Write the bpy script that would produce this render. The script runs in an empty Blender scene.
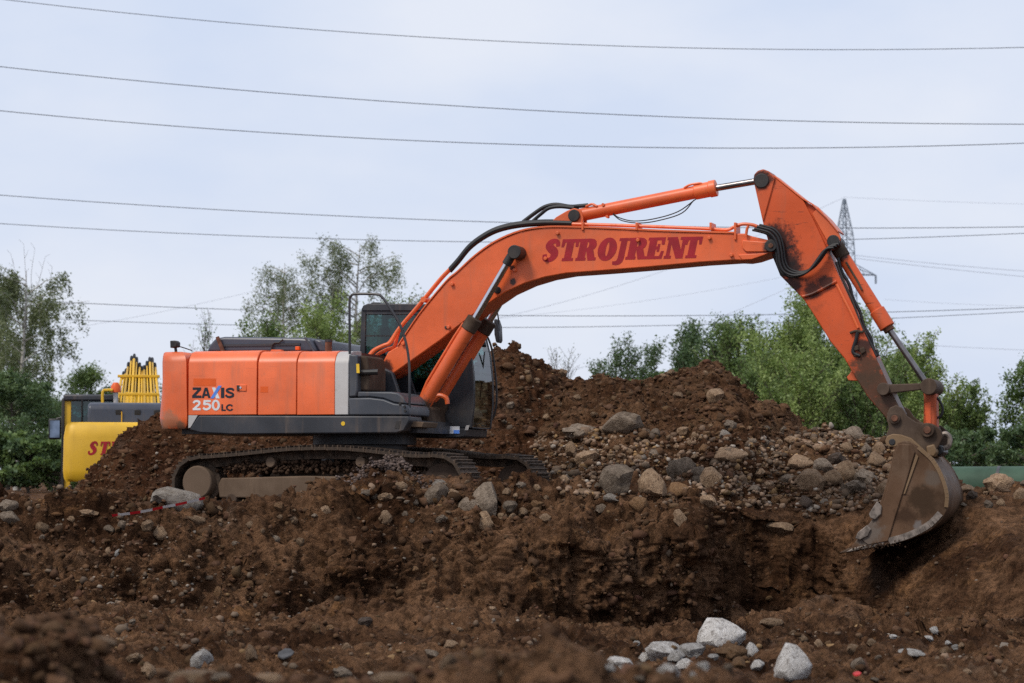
import bpy, bmesh, math, random
import numpy as np
from mathutils import Vector, Matrix
from mathutils.bvhtree import BVHTree
from mathutils.geometry import tessellate_polygon

R = math.radians
scene = bpy.context.scene
col = scene.collection
random.seed(7)

# ------------------------------------------------------------------ camera
CAM_Z = 0.5
FPX = 85.0 / 36.0 * 1024.0
HORIZON = 478.0
PITCH = math.atan((HORIZON - 341.5) / FPX)
cam_data = bpy.data.cameras.new('camera')
cam_data.lens = 85.0
cam_data.sensor_width = 36.0
cam_data.clip_start = 0.1
cam_data.clip_end = 5000.0
cam_data.dof.use_dof = True
cam_data.dof.focus_distance = 32.6
cam_data.dof.aperture_fstop = 2.6
cam = bpy.data.objects.new('camera', cam_data)
col.objects.link(cam)
cam.location = (0, 0, CAM_Z)
cam.rotation_euler = (math.pi / 2 + PITCH, 0, 0)
scene.camera = cam

# ------------------------------------------------------------------ sky and sun
SUN_EL, SUN_AZ = 50.0, 226.0        # azimuth clockwise from +Y: behind the camera, to its left
world = bpy.data.worlds.new('World')
scene.world = world
world.use_nodes = True
wn, wl = world.node_tree.nodes, world.node_tree.links
wn.clear()
w_out = wn.new('ShaderNodeOutputWorld')
w_bg = wn.new('ShaderNodeBackground')
w_bg.inputs['Strength'].default_value = 0.1
w_sky = wn.new('ShaderNodeTexSky')
w_sky.sky_type = 'NISHITA'
w_sky.sun_disc = False
w_sky.sun_elevation = R(SUN_EL)
w_sky.sun_rotation = R(SUN_AZ)
w_sky.air_density = 1.0
w_sky.dust_density = 3.0
w_tc = wn.new('ShaderNodeTexCoord')
w_map = wn.new('ShaderNodeMapping')
w_map.inputs['Scale'].default_value = (2.2, 2.2, 5.0)
w_noise = wn.new('ShaderNodeTexNoise')
w_noise.inputs['Scale'].default_value = 3.0
w_noise.inputs['Detail'].default_value = 5.0
w_noise.inputs['Roughness'].default_value = 0.5
w_ramp = wn.new('ShaderNodeValToRGB')
w_ramp.color_ramp.elements[0].position = 0.34
w_ramp.color_ramp.elements[0].color = (6.8, 7.65, 9.4, 1)
w_ramp.color_ramp.elements[1].position = 0.68
w_ramp.color_ramp.elements[1].color = (8.2, 8.65, 9.7, 1)
w_mix = wn.new('ShaderNodeMixRGB')
w_mix.inputs['Fac'].default_value = 0.93
wl.new(w_tc.outputs['Generated'], w_map.inputs['Vector'])
wl.new(w_map.outputs['Vector'], w_noise.inputs['Vector'])
wl.new(w_noise.outputs['Fac'], w_ramp.inputs['Fac'])
wl.new(w_sky.outputs['Color'], w_mix.inputs['Color1'])
wl.new(w_ramp.outputs['Color'], w_mix.inputs['Color2'])
wl.new(w_mix.outputs['Color'], w_bg.inputs['Color'])
wl.new(w_bg.outputs['Background'], w_out.inputs['Surface'])

sun_data = bpy.data.lights.new('sun', 'SUN')
sun_data.energy = 2.3
sun_data.angle = R(15)
sun_data.color = (1.0, 0.93, 0.82)
sun = bpy.data.objects.new('sun', sun_data)
col.objects.link(sun)
_sd = Vector((math.sin(R(SUN_AZ)) * math.cos(R(SUN_EL)), math.cos(R(SUN_AZ)) * math.cos(R(SUN_EL)), math.sin(R(SUN_EL))))
sun.rotation_euler = _sd.to_track_quat('Z', 'Y').to_euler()
sun.location = (0, 0, 40)

scene.view_settings.view_transform = 'Standard'
scene.view_settings.look = 'None'
scene.view_settings.exposure = 0.0
scene.view_settings.gamma = 1.0
scene.view_settings.use_curve_mapping = False
scene.cycles.use_denoising = False

# ------------------------------------------------------------------ pixel helpers
_cp, _sp = math.cos(PITCH), math.sin(PITCH)
def ray(px, py):
    u, v = (px - 512.0) / FPX, (341.5 - py) / FPX
    return Vector((u, _cp - v * _sp, _sp + v * _cp))
def at(px, py, Y):
    d = ray(px, py)
    k = Y / d.y
    return Vector((d.x * k, Y, CAM_Z + d.z * k))
def zpix(py, Y):
    return at(512, py, Y).z
def xpix(px, Y):
    return at(px, 478, Y).x

# ------------------------------------------------------------------ object helpers
def tag(o, label=None, cat=None, group=None, kind=None):
    if label: o['label'] = label
    if cat: o['category'] = cat
    if group: o['group'] = group
    if kind: o['kind'] = kind
    return o
def empty(name, loc=(0, 0, 0), rz=0.0):
    o = bpy.data.objects.new(name, None)
    o.empty_display_size = 0.3
    o.location = loc
    o.rotation_euler = (0, 0, rz)
    col.objects.link(o)
    return o
def link(name, me, mat, parent=None):
    if mat is not None and len(me.materials) == 0:
        me.materials.append(mat)
    o = bpy.data.objects.new(name, me)
    col.objects.link(o)
    if parent: o.parent = parent
    return o
def np_mesh(name, V, F, smooth=False):
    """V (n,3), F (m,k) arrays."""
    V = np.asarray(V, dtype=np.float32); F = np.asarray(F, dtype=np.int32)
    me = bpy.data.meshes.new(name)
    k = F.shape[1]
    me.vertices.add(len(V)); me.vertices.foreach_set('co', V.ravel())
    me.loops.add(F.size); me.loops.foreach_set('vertex_index', F.ravel())
    me.polygons.add(len(F))
    me.polygons.foreach_set('loop_start', np.arange(0, F.size, k, dtype=np.int32))
    me.update(calc_edges=True)
    if smooth:
        me.polygons.foreach_set('use_smooth', np.ones(len(F), dtype=bool))
    me.validate()
    return me
def set_tint(me, C):
    a = me.color_attributes.new('tint', 'FLOAT_COLOR', 'POINT')
    C = np.asarray(C, dtype=np.float32)
    a.data.foreach_set('color', np.concatenate([C, np.ones((len(C), 1), np.float32)], 1).ravel())

class MB:
    """collects shapes; build() links them as one mesh object"""
    def __init__(s): s.v = []; s.f = []
    def add(s, v, f):
        n = len(s.v); s.v += [tuple(p) for p in v]; s.f += [tuple(i + n for i in q) for q in f]; return s
    def box(s, x0, x1, y0, y1, z0, z1):
        v = [(x, y, z) for z in (z0, z1) for y in (y0, y1) for x in (x0, x1)]
        return s.add(v, [(0, 2, 3, 1), (4, 5, 7, 6), (0, 1, 5, 4), (2, 6, 7, 3), (0, 4, 6, 2), (1, 3, 7, 5)])
    def prism(s, poly, c0, c1):
        """poly of (x, z) between local y = c0 and c1"""
        a = sum(p[0] * q[1] - q[0] * p[1] for p, q in zip(poly, poly[1:] + poly[:1]))
        if a < 0: poly = poly[::-1]
        n = len(poly); lo, hi = min(c0, c1), max(c0, c1)
        v = [(p[0], lo, p[1]) for p in poly] + [(p[0], hi, p[1]) for p in poly]
        f = [tuple(range(n)), tuple(range(2 * n - 1, n - 1, -1))]
        f += [(i, i + n, (i + 1) % n + n, (i + 1) % n) for i in range(n)]
        return s.add(v, f)
    def plan(s, poly, levels):
        """loft plan polygon [(x,y)] through levels [(z, scale_fn or inset)]"""
        n = len(poly); v = []; f = []
        cx = sum(p[0] for p in poly) / n; cy = sum(p[1] for p in poly) / n
        for z, ins in levels:
            for p in poly:
                dx, dy = p[0] - cx, p[1] - cy
                v.append((cx + dx - math.copysign(min(abs(dx), ins), dx), cy + dy - math.copysign(min(abs(dy), ins), dy), z))
        m = len(levels)
        for k in range(m - 1):
            f += [(k * n + i, k * n + (i + 1) % n, (k + 1) * n + (i + 1) % n, (k + 1) * n + i) for i in range(n)]
        f += [tuple(range(n - 1, -1, -1)), tuple((m - 1) * n + i for i in range(n))]
        return s.add(v, f)
    def tube(s, pts, r, n=8, caps=True, r1=None):
        pts = [Vector(p) for p in pts]; m = len(pts)
        rr = [r + ((r1 - r) * i / (m - 1) if r1 is not None else 0) for i in range(m)] if not isinstance(r, (list, tuple)) else list(r)
        v = []; prev = None
        for i, p in enumerate(pts):
            t = (pts[min(i + 1, m - 1)] - pts[max(i - 1, 0)]).normalized()
            if prev is None:
                a = Vector((0, 0, 1)) if abs(t.z) < 0.9 else Vector((1, 0, 0))
                u = t.cross(a).normalized()
            else:
                u = (prev - t * prev.dot(t)).normalized()
            prev = u; w = t.cross(u)
            v += [p + (u * math.cos(2 * math.pi * k / n) + w * math.sin(2 * math.pi * k / n)) * rr[i] for k in range(n)]
        f = [(i * n + k, i * n + (k + 1) % n, (i + 1) * n + (k + 1) % n, (i + 1) * n + k) for i in range(m - 1) for k in range(n)]
        if caps: f += [tuple(range(n - 1, -1, -1)), tuple((m - 1) * n + k for k in range(n))]
        return s.add(v, f)
    def cyl(s, a, b, r, n=20):
        return s.tube([a, b], r, n)
    def disc(s, x, z, c0, c1, r, n=24):
        return s.tube([(x, c0, z), (x, c1, z)], r, n)
    def build(s, name, mat, parent=None, bevel=0.0, seg=2, smooth=True, ang=35):
        me = bpy.data.meshes.new(name)
        me.from_pydata(s.v, [], s.f)
        bm = bmesh.new(); bm.from_mesh(me)
        bmesh.ops.recalc_face_normals(bm, faces=bm.faces)
        bm.to_mesh(me); bm.free()
        if smooth:
            me.polygons.foreach_set('use_smooth', [True] * len(me.polygons))
            me.set_sharp_from_angle(angle=R(ang))
        o = link(name, me, mat, parent)
        if bevel:
            b = o.modifiers.new('bevel', 'BEVEL'); b.width = bevel; b.segments = seg; b.limit_method = 'ANGLE'; b.angle_limit = R(30)
            b.harden_normals = False
        return o

def smooth_path(pts, k=6):
    """Catmull-Rom through points of any dimension"""
    P = [np.array(p, float) for p in pts]
    P = [2 * P[0] - P[1]] + P + [2 * P[-1] - P[-2]]
    out = []
    for i in range(1, len(P) - 2):
        for j in range(k):
            t = j / k
            out.append(0.5 * ((2 * P[i]) + (-P[i-1] + P[i+1]) * t + (2*P[i-1] - 5*P[i] + 4*P[i+1] - P[i+2]) * t*t + (-P[i-1] + 3*P[i] - 3*P[i+1] + P[i+2]) * t**3))
    out.append(P[-2])
    return [tuple(p) for p in out]

# ------------------------------------------------------------------ materials
class NT:
    def __init__(s, name):
        s.m = bpy.data.materials.new(name); s.m.use_nodes = True
        s.t = s.m.node_tree; s.t.nodes.clear()
        s.out = s.t.nodes.new('ShaderNodeOutputMaterial')
        s.tc = s.t.nodes.new('ShaderNodeTexCoord')
    def n(s, kind, **kw):
        q = s.t.nodes.new('ShaderNode' + kind)
        for k, v in kw.items():
            if k in q.inputs.keys(): s.put(q.inputs[k], v)
            else: setattr(q, k, v)
        return q
    def put(s, sock, v):
        if isinstance(v, bpy.types.NodeSocket): s.t.links.new(v, sock)
        elif isinstance(v, bpy.types.Node): s.t.links.new(v.outputs[0], sock)
        else: sock.default_value = v
    def noise(s, scale, detail=4.0, rough=0.55, vec=None, dist=0.0):
        q = s.n('TexNoise'); q.inputs['Scale'].default_value = scale; q.inputs['Detail'].default_value = detail
        q.inputs['Roughness'].default_value = rough; q.inputs['Distortion'].default_value = dist
        s.put(q.inputs['Vector'], vec if vec is not None else s.tc.outputs['Object'])
        return q.outputs['Fac']
    def remap(s, v, a, b, c=0.0, d=1.0):
        q = s.n('MapRange', interpolation_type='SMOOTHSTEP')
        s.put(q.inputs['Value'], v)
        for k, x in zip(('From Min', 'From Max', 'To Min', 'To Max'), (a, b, c, d)): s.put(q.inputs[k], x)
        return q.outputs['Result']
    def math(s, op, a, b=0.0):
        q = s.n('Math', operation=op); s.put(q.inputs[0], a); s.put(q.inputs[1], b); return q.outputs[0]
    def mix(s, fac, a, b, blend='MIX'):
        q = s.n('MixRGB', blend_type=blend)
        s.put(q.inputs['Fac'], fac)
        for sock, x in ((q.inputs['Color1'], a), (q.inputs['Color2'], b)):
            s.put(sock, (*x, 1.0) if isinstance(x, tuple) and len(x) == 3 else x)
        return q.outputs['Color']
    def bump(s, h, strength, dist=0.01, normal=None):
        q = s.n('Bump'); q.inputs['Strength'].default_value = strength; q.inputs['Distance'].default_value = dist
        s.put(q.inputs['Height'], h)
        if normal is not None: s.put(q.inputs['Normal'], normal)
        return q.outputs['Normal']
    def bsdf(s, color, rough=0.6, metal=0.0, normal=None, spec=0.4, coat=0.0):
        q = s.n('BsdfPrincipled')
        s.put(q.inputs['Base Color'], (*color, 1.0) if isinstance(color, tuple) and len(color) == 3 else color)
        s.put(q.inputs['Roughness'], rough); s.put(q.inputs['Metallic'], metal)
        q.inputs['Specular IOR Level'].default_value = spec
        q.inputs['Coat Weight'].default_value = coat
        if normal is not None: s.put(q.inputs['Normal'], normal)
        s.t.links.new(q.outputs[0], s.out.inputs['Surface'])
        return s.m

def plain(name, c, rough=0.6, metal=0.0, var=0.25, scale=6.0, bump=0.0, spec=0.4):
    t = NT(name)
    f = t.noise(scale, 5)
    c2 = t.mix(t.remap(f, 0.3, 0.7), tuple(x * (1 - var) for x in c), tuple(min(1, x * (1 + var)) for x in c))
    nrm = t.bump(t.noise(scale * 12, 4), bump, 0.01) if bump else None
    return t.bsdf(c2, rough, metal, nrm, spec)

MUD = (0.1, 0.054, 0.029)
GREASE = (0.012, 0.010, 0.010)
def paint(name, c, rough=0.42, dirt=0.35, mud=MUD, spots=(), var=0.12, wear=0.0, wearc=(0.10, 0.06, 0.045), dscale=3.0, spec=0.45, scratch=0.0):
    """worn machine paint; spots are stains: (x, z, radius, colour) in the machine's own frame"""
    t = NT(name)
    fade = t.remap(t.noise(1.1, 4), 0.3, 0.72)
    cc = t.mix(fade, tuple(x * (1 - var) for x in c), tuple(min(1, x * (1 + var) + 0.01) for x in c))
    # vertical dusty streaks
    mp = t.n('Mapping', Vector=t.tc.outputs['Object']); mp.inputs['Scale'].default_value = (9.0, 9.0, 0.8)
    stre = t.remap(t.noise(1.0, 5, 0.6, mp.outputs[0]), 0.52, 0.8)
    cc = t.mix(t.math('MULTIPLY', stre, min(0.9, dirt * 1.3)), cc, tuple(0.45 * a + 0.55 * b for a, b in zip(c, (0.19, 0.13, 0.09))))
    dust = t.remap(t.noise(2.1, 6, 0.6), 0.46, 0.72)
    cc = t.mix(t.math('MULTIPLY', dust, min(0.5, dirt * 0.55)), cc, tuple(0.6 * a + 0.4 * b for a, b in zip(c, (0.3, 0.22, 0.16))))
    blot = t.remap(t.noise(dscale, 8, 0.68), 0.6, 0.78)
    cc = t.mix(t.math('MULTIPLY', blot, dirt), cc, mud)
    fine = t.remap(t.noise(26, 6, 0.7), 0.62, 0.72)
    cc = t.mix(t.math('MULTIPLY', fine, min(1, dirt * 0.9 + wear)), cc, wearc)
    rg = rough
    if scratch:
        for rot, th in ((0.9, 0.655), (-0.5, 0.665), (2.2, 0.67)):
            mq = t.n('Mapping', Vector=t.tc.outputs['Object']); mq.inputs['Rotation'].default_value = (0, rot, 0); mq.inputs['Scale'].default_value = (2.5, 2.5, 26.0)
            cc = t.mix(t.math('MULTIPLY', t.remap(t.noise(1.4, 4, 0.6, mq.outputs[0]), th, th + 0.05), scratch), cc, (0.055, 0.03, 0.024))
    if spots:
        sep = t.n('SeparateXYZ', Vector=t.tc.outputs['Object'])
        nz = t.math('MULTIPLY', t.math('SUBTRACT', t.noise(6.0, 9, 0.75), 0.5), 2.6)
        for (x, z, r, scol) in spots:
            dx = t.math('SUBTRACT', sep.outputs['X'], x); dz = t.math('SUBTRACT', sep.outputs['Z'], z)
            d = t.math('SQRT', t.math('ADD', t.math('MULTIPLY', dx, dx), t.math('MULTIPLY', dz, dz)))
            d = t.math('ADD', t.math('DIVIDE', d, r), nz)
            cc = t.mix(t.math('MULTIPLY', t.remap(d, 1.25, 0.6), 0.94), cc, scol)
    nrm = t.bump(t.noise(60, 3), 0.08, 0.004)
    rr = t.math('ADD', t.math('MULTIPLY', blot, 0.3), rg)
    return t.bsdf(cc, rr, 0.0, nrm, spec, 0.0)

def soil_mat(name, dark, light, ochre=(0.15, 0.085, 0.042), grav=0.5, ochre_amt=0.6):
    t = NT(name)
    a = t.remap(t.noise(0.7, 7, 0.62), 0.4, 0.6)
    c = t.mix(a, dark, light)
    b = t.remap(t.noise(4.5, 8, 0.65), 0.35, 0.7)
    c = t.mix(t.math('MULTIPLY', b, 0.55), c, tuple(x * 0.55 for x in dark))
    o = t.remap(t.noise(1.3, 7, 0.65, None, 0.4), 0.56, 0.72)
    c = t.mix(t.math('MULTIPLY', o, ochre_amt), c, ochre)
    g = t.remap(t.noise(0.9, 6, 0.6), 0.55, 0.75)
    c = t.mix(t.math('MULTIPLY', g, 0.5), c, (0.12, 0.088, 0.066))
    v = t.n('TexVoronoi', feature='F1'); v.inputs['Scale'].default_value = 34.0
    t.put(v.inputs['Vector'], t.tc.outputs['Object'])
    vs = t.n('SeparateColor'); t.put(vs.inputs[0], v.outputs['Color'])
    peb = t.math('MULTIPLY', t.remap(v.outputs['Distance'], 0.42, 0.3), t.math('GREATER_THAN', vs.outputs[0], 0.86))
    peb = t.math('MULTIPLY', peb, t.remap(t.noise(1.7, 4), 0.4, 0.62))
    c = t.mix(t.math('MULTIPLY', peb, grav), c, t.mix(vs.outputs[1], (0.12, 0.09, 0.07), (0.27, 0.2, 0.145)))
    h = t.math('ADD', t.noise(22, 9, 0.72), t.math('MULTIPLY', peb, 0.25))
    n1 = t.bump(h, 1.0, 0.075)
    n2 = t.bump(t.noise(90, 5, 0.7), 0.6, 0.008, n1)
    k = t.remap(t.noise(9.0, 10, 0.78), 0.38, 0.64, 0.36, 1.55)  # random dark and light tone, painted in to imitate shaded crevices
    hs = t.n('HueSaturation'); t.put(hs.inputs['Color'], c); t.put(hs.inputs['Value'], k)
    return t.bsdf(hs.outputs[0], 0.95, 0.0, n2, 0.05)

M = {}
M['soil'] = soil_mat('soil', (0.066, 0.0315, 0.0165), (0.215, 0.115, 0.062), (0.28, 0.14, 0.06), ochre_amt=0.6)
M['soil_heap'] = soil_mat('heap_soil', (0.068, 0.029, 0.0145), (0.125, 0.058, 0.029), grav=0.4, ochre_amt=0.25)
M['rubble'] = soil_mat('rubble_soil', (0.08, 0.038, 0.0195), (0.205, 0.112, 0.061), grav=0.9, ochre_amt=0.4)
def tinted(name, rough=0.9, bump=0.5, scale=30.0, trans=0.0, dirt=0.5):
    t = NT(name)
    at_ = t.n('Attribute', attribute_name='tint')
    c = t.mix(t.math('MULTIPLY', t.remap(t.noise(scale * 0.3, 5), 0.35, 0.7), dirt), at_.outputs['Color'], (0.06, 0.034, 0.02))
    return t.bsdf(c, rough, 0.0, t.bump(t.noise(scale, 6, 0.65), bump, 0.02), 0.06)
M['clod'] = tinted('soil_clod', 0.95, 0.9, 28)
M['pebble'] = tinted('pebble', 0.85, 0.4, 40, dirt=0.4)
def rock_mat(name, a, b, dirt=0.5):
    t = NT(name)
    oi = t.n('ObjectInfo')
    f = t.remap(t.noise(3.2, 7, 0.62), 0.32, 0.7)
    c = t.mix(f, a, b)
    hs = t.n('HueSaturation'); t.put(hs.inputs['Color'], c)
    t.put(hs.inputs['Value'], t.remap(oi.outputs['Random'], 0.0, 1.0, 0.72, 1.25))
    d = t.remap(t.noise(5.5, 8, 0.7), 0.5, 0.68)
    c = t.mix(t.math('MULTIPLY', d, dirt), hs.outputs[0], (0.075, 0.046, 0.03))
    v = t.remap(t.noise(48, 5), 0.58, 0.7)
    c = t.mix(t.math('MULTIPLY', v, 0.3), c, tuple(x * 0.45 for x in a))
    n1 = t.bump(t.noise(9, 8, 0.7), 0.9, 0.06)
    return t.bsdf(c, 0.85, 0.0, n1, 0.15)
M['rock_tan'] = rock_mat('tan_stone', (0.23, 0.145, 0.088), (0.4, 0.275, 0.175), 0.72)
M['rock_grey'] = rock_mat('grey_stone', (0.165, 0.125, 0.092), (0.3, 0.235, 0.178), 0.7)
M['rock_dark'] = rock_mat('dark_stone', (0.075, 0.054, 0.042), (0.14, 0.106, 0.085), 0.75)
M['rock_ochre'] = rock_mat('ochre_stone', (0.17, 0.09, 0.043), (0.25, 0.15, 0.08), 0.6)
M['rock_pale'] = rock_mat('pale_stone', (0.27, 0.23, 0.19), (0.42, 0.37, 0.32), 0.5)
M['rock_white'] = rock_mat('white_stone', (0.4, 0.37, 0.34), (0.66, 0.63, 0.6), 0.75)

ORANGE = (0.76, 0.135, 0.034)
M['grey_paint'] = paint('grey_paint', (0.05, 0.056, 0.07), 0.45, 0.5, (0.11, 0.085, 0.065))
M['dark_paint'] = paint('dark_paint', (0.024, 0.026, 0.033), 0.45, 0.6, (0.075, 0.052, 0.036), var=0.3, dscale=4.0)
M['hood_paint'] = paint('hood_paint', (0.045, 0.052, 0.075), 0.35, 0.3, (0.1, 0.08, 0.065))
M['white_paint'] = paint('white_paint', (0.45, 0.43, 0.42), 0.5, 0.5, (0.25, 0.19, 0.14))
M['cast'] = paint('muddy_steel', (0.062, 0.04, 0.028), 0.7, 0.9, (0.12, 0.066, 0.036), spec=0.12)
M['frame_mud'] = paint('muddy_frame', (0.125, 0.085, 0.058), 0.8, 0.8, (0.07, 0.038, 0.021), spec=0.1)
M['track'] = plain('track_steel', (0.062, 0.04, 0.026), 0.8, 0.0, 0.6, 9, 0.6)
M['rubber'] = plain('black_rubber', (0.014, 0.014, 0.016), 0.55)
M['black'] = paint('black_grease', (0.012, 0.011, 0.012), 0.5, 0.4, (0.04, 0.026, 0.018), dscale=9.0)
M['chrome'] = plain('chrome', (0.62, 0.62, 0.66), 0.18, 1.0, 0.08)
M['rod_dark'] = plain('dull_rod', (0.22, 0.2, 0.2), 0.3, 0.9, 0.3)
M['rust'] = plain('rusty_steel', (0.14, 0.06, 0.035), 0.8, 0.1, 0.4, 12, 0.2)
M['maroon'] = plain('maroon_print', (0.33, 0.008, 0.016), 0.45, 0.0, 0.15)
M['navy'] = plain('navy_print', (0.014, 0.016, 0.027), 0.5)
M['white_print'] = plain('white_print', (0.72, 0.72, 0.74), 0.5, 0, 0.08)
M['blue_print'] = plain('blue_print', (0.1, 0.25, 0.75), 0.5, 0, 0.1)
M['yellow_print'] = plain('yellow_print', (0.8, 0.5, 0.03), 0.5, 0, 0.1)
M['orange_deep'] = plain('orange_print', (0.74, 0.105, 0.012), 0.5, 0, 0.06)
M['yellow'] = paint('yellow_paint', (0.68, 0.39, 0.014), 0.45, 0.35)
M['seat'] = plain('seat_fabric', (0.03, 0.03, 0.034), 0.9)
M['skin_red'] = plain('red_fabric', (0.25, 0.02, 0.02), 0.9)
def glass(name, tint, gl=0.12):
    t = NT(name)
    tr = t.n('BsdfTransparent', Color=(*tint, 1)); g = t.n('BsdfGlossy', Color=(1, 1, 1, 1), Roughness=0.03)
    fr = t.n('Fresnel', IOR=1.5)
    mx = t.n('MixShader')
    t.put(mx.inputs[0], t.math('ADD', fr.outputs[0], gl)); t.put(mx.inputs[1], tr.outputs[0]); t.put(mx.inputs[2], g.outputs[0])
    t.t.links.new(mx.outputs[0], t.out.inputs['Surface'])
    return t.m
M['glass'] = glass('tinted_glass', (0.36, 0.54, 0.53), 0.015)
M['mirror'] = plain('mirror', (0.7, 0.75, 0.8), 0.05, 1.0, 0.02)
# ------------------------------------------------------------------ noise on arrays
def _hash(ix, iy, iz, s):
    h = (ix * 374761393 + iy * 668265263 + iz * 2147483647 + s * 974634721) & 0xFFFFFFFF
    h = ((h ^ (h >> 13)) * 1274126177) & 0xFFFFFFFF
    h = ((h ^ (h >> 16)) * 2246822519) & 0xFFFFFFFF
    return ((h ^ (h >> 15)) & 0xFFFFFF) / float(0xFFFFFF)
def vnoise(P, s=0):
    I = np.floor(P).astype(np.int64); f = P - I
    u = f * f * f * (f * (f * 6 - 15) + 10)
    r = 0
    for dx in (0, 1):
        wx = u[:, 0] if dx else 1 - u[:, 0]
        for dy in (0, 1):
            wy = u[:, 1] if dy else 1 - u[:, 1]
            for dz in (0, 1):
                wz = u[:, 2] if dz else 1 - u[:, 2]
                r = r + wx * wy * wz * _hash(I[:, 0] + dx, I[:, 1] + dy, I[:, 2] + dz, s)
    return r * 2 - 1
def fbm(P, octs, s=0, gain=0.5, lac=2.03):
    a, r = 1.0, 0.0
    for o in range(octs):
        r = r + a * vnoise(P * lac ** o + 17.3 * o, s + o); a *= gain
    return r
def lumps(P, s=0):
    """rounded cells: 1 at a cell's heart, 0 in the cracks"""
    I = np.floor(P).astype(np.int64); best = np.full(len(P), 9.0)
    for dx in (-1, 0, 1):
        for dy in (-1, 0, 1):
            for dz in (-1, 0, 1):
                c = I + np.array((dx, dy, dz))
                d = 0
                for k in range(3):
                    d = d + (c[:, k] + _hash(c[:, 0], c[:, 1], c[:, 2], s + k * 7) - P[:, k]) ** 2
                best = np.minimum(best, d)
    return np.clip(1 - best, 0, 1)
def grid_faces(nu, nv):
    i = np.arange(nu - 1)[:, None] * nv + np.arange(nv - 1)[None, :]
    return np.stack([i, i + nv, i + nv + 1, i + 1], -1).reshape(-1, 4)
def grid_normals(G):
    du = np.gradient(G, axis=0); dv = np.gradient(G, axis=1)
    n = np.cross(du, dv); n /= np.linalg.norm(n, axis=2, keepdims=True) + 1e-9
    return n
def sstep(t): t = np.clip(t, 0, 1); return t * t * (3 - 2 * t)
def table(x, xs, ys): return np.interp(x, xs, ys)

def roughen(G, amp, mask=None):
    """crumbly relief along the surface normal; G (nu,nv,3)"""
    n = grid_normals(G)
    P = G.reshape(-1, 3)
    big = fbm(P * 1.1, 4, 3)
    mid = fbm(P * 4.5, 4, 11)
    cl = lumps(P * np.array((7.0, 7.0, 7.0)) + 0.6 * vnoise(P * 5, 5)[:, None], 21)
    cl2 = lumps(P * 16.0 + 0.5 * vnoise(P * 11, 6)[:, None], 33)
    patch = sstep((fbm(P * 0.8, 3, 51) + 0.45) / 0.9)
    fine = fbm(P * 19.0, 3, 77)
    nz = np.abs(n.reshape(-1, 3)[:, 2])
    steep = sstep((0.75 - nz) / 0.35)
    gq = P * np.array((6.5, 3.0, 0.9)) + 0.5 * vnoise(P * 2.2, 8)[:, None]
    groove = np.abs(fbm(gq, 3, 41))
    d = amp * (0.15 * big + 0.1 * mid + 0.15 * patch * (cl - 0.45) + 0.062 * (cl2 - 0.45) * (0.45 + patch) + 0.026 * fine - 0.15 * steep * (groove - 0.25))
    d = d.reshape(G.shape[:2])
    if mask is not None: d = d * mask
    return G + n * d[..., None]

# ------------------------------------------------------------------ ground: pit floor, dug bank, plateau, one sheet to the horizon
# columns across the view (pixel column at 32 m): foot, mid face, crest, back of the bank as (distance, height)
COLS = [
    (-900, (27.5, -1.20), (29.3, -0.60), (31.0, 0.00), (33.0, 0.00)),
    (-300, (27.5, -1.20), (29.3, -0.60), (31.0, 0.00), (33.0, 0.00)),
    (0,    (28.8, -1.20), (29.5, -0.62), (30.8, 0.02), (33.0, 0.00)),
    (150,  (29.2, -1.22), (29.7, -0.55), (30.9, 0.03), (33.0, 0.00)),
    (300,  (29.5, -1.28), (30.1, -0.50), (31.0, 0.10), (32.3, 0.06)),
    (350,  (29.8, -1.32), (30.3, -0.45), (31.1, 0.34), (32.1, 0.34)),
    (395,  (29.9, -1.34), (30.4, -0.45), (31.2, 0.46), (32.0, 0.54)),
    (440,  (29.9, -1.36), (30.4, -0.45), (31.3, 0.44), (31.95, 0.52)),
    (480,  (29.9, -1.36), (30.4, -0.45), (31.3, 0.40), (31.95, 0.42)),
    (512,  (29.9, -1.38), (30.4, -0.45), (31.4, 0.24), (32.2, 0.20)),
    (540,  (30.0, -1.40), (30.4, -0.42), (31.4, 0.26), (32.8, 0.22)),
    (565,  (30.3, -1.42), (30.4, -0.38), (31.5, 0.38), (33.2, 0.38)),
    (640,  (30.6, -1.45), (30.5, -0.28), (31.4, 0.28), (33.5, 0.40)),
    (692,  (30.8, -1.48), (30.6, -0.22), (31.3, 0.22), (33.8, 0.34)),
    (703,  (31.6, -1.48), (31.5, -0.45), (31.9, 0.18), (34.6, 0.30)),
    (719,  (34.15, -1.50), (34.3, -0.60), (34.4, 0.08), (36.0, 0.30)),
    (800,  (34.6, -1.50), (34.75, -0.60), (34.85, -0.05), (36.2, 0.30)),
    (845,  (34.5, -1.45), (34.6, -0.80), (34.9, -0.25), (36.3, 0.30)),
    (866,  (32.9, -1.38), (33.5, -0.85), (34.7, -0.30), (36.2, 0.30)),
    (905,  (30.7, -1.35), (32.4, -0.78), (34.0, -0.20), (36.0, 0.25)),
    (950,  (28.8, -1.33), (31.1, -0.58), (33.5, 0.08), (35.4, 0.14)),
    (1000, (27.6, -1.30), (30.4, -0.40), (33.0, 0.22), (35.0, 0.14)),
    (1060, (27.2, -1.27), (30.2, -0.34), (32.8, 0.24), (35.0, 0.14)),
    (1300, (27.0, -1.22), (29.8, -0.50), (32.2, 0.20), (35.0, 0.10)),
    (1900, (27.0, -1.20), (29.3, -0.60), (31.5, 0.00), (35.0, 0.00)),
]
NEAR_RIDGE = [(-2000, 600), (-300, 610), (0, 650), (30, 640), (60, 645), (85, 668), (112, 694), (300, 696), (505, 692), (535, 677), (580, 674), (605, 686), (640, 692), (678, 688), (698, 672), (716, 675), (738, 694), (830, 700), (1300, 690), (2500, 640)]
xd = np.arange(-8.6, 8.61, 0.034)
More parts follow.
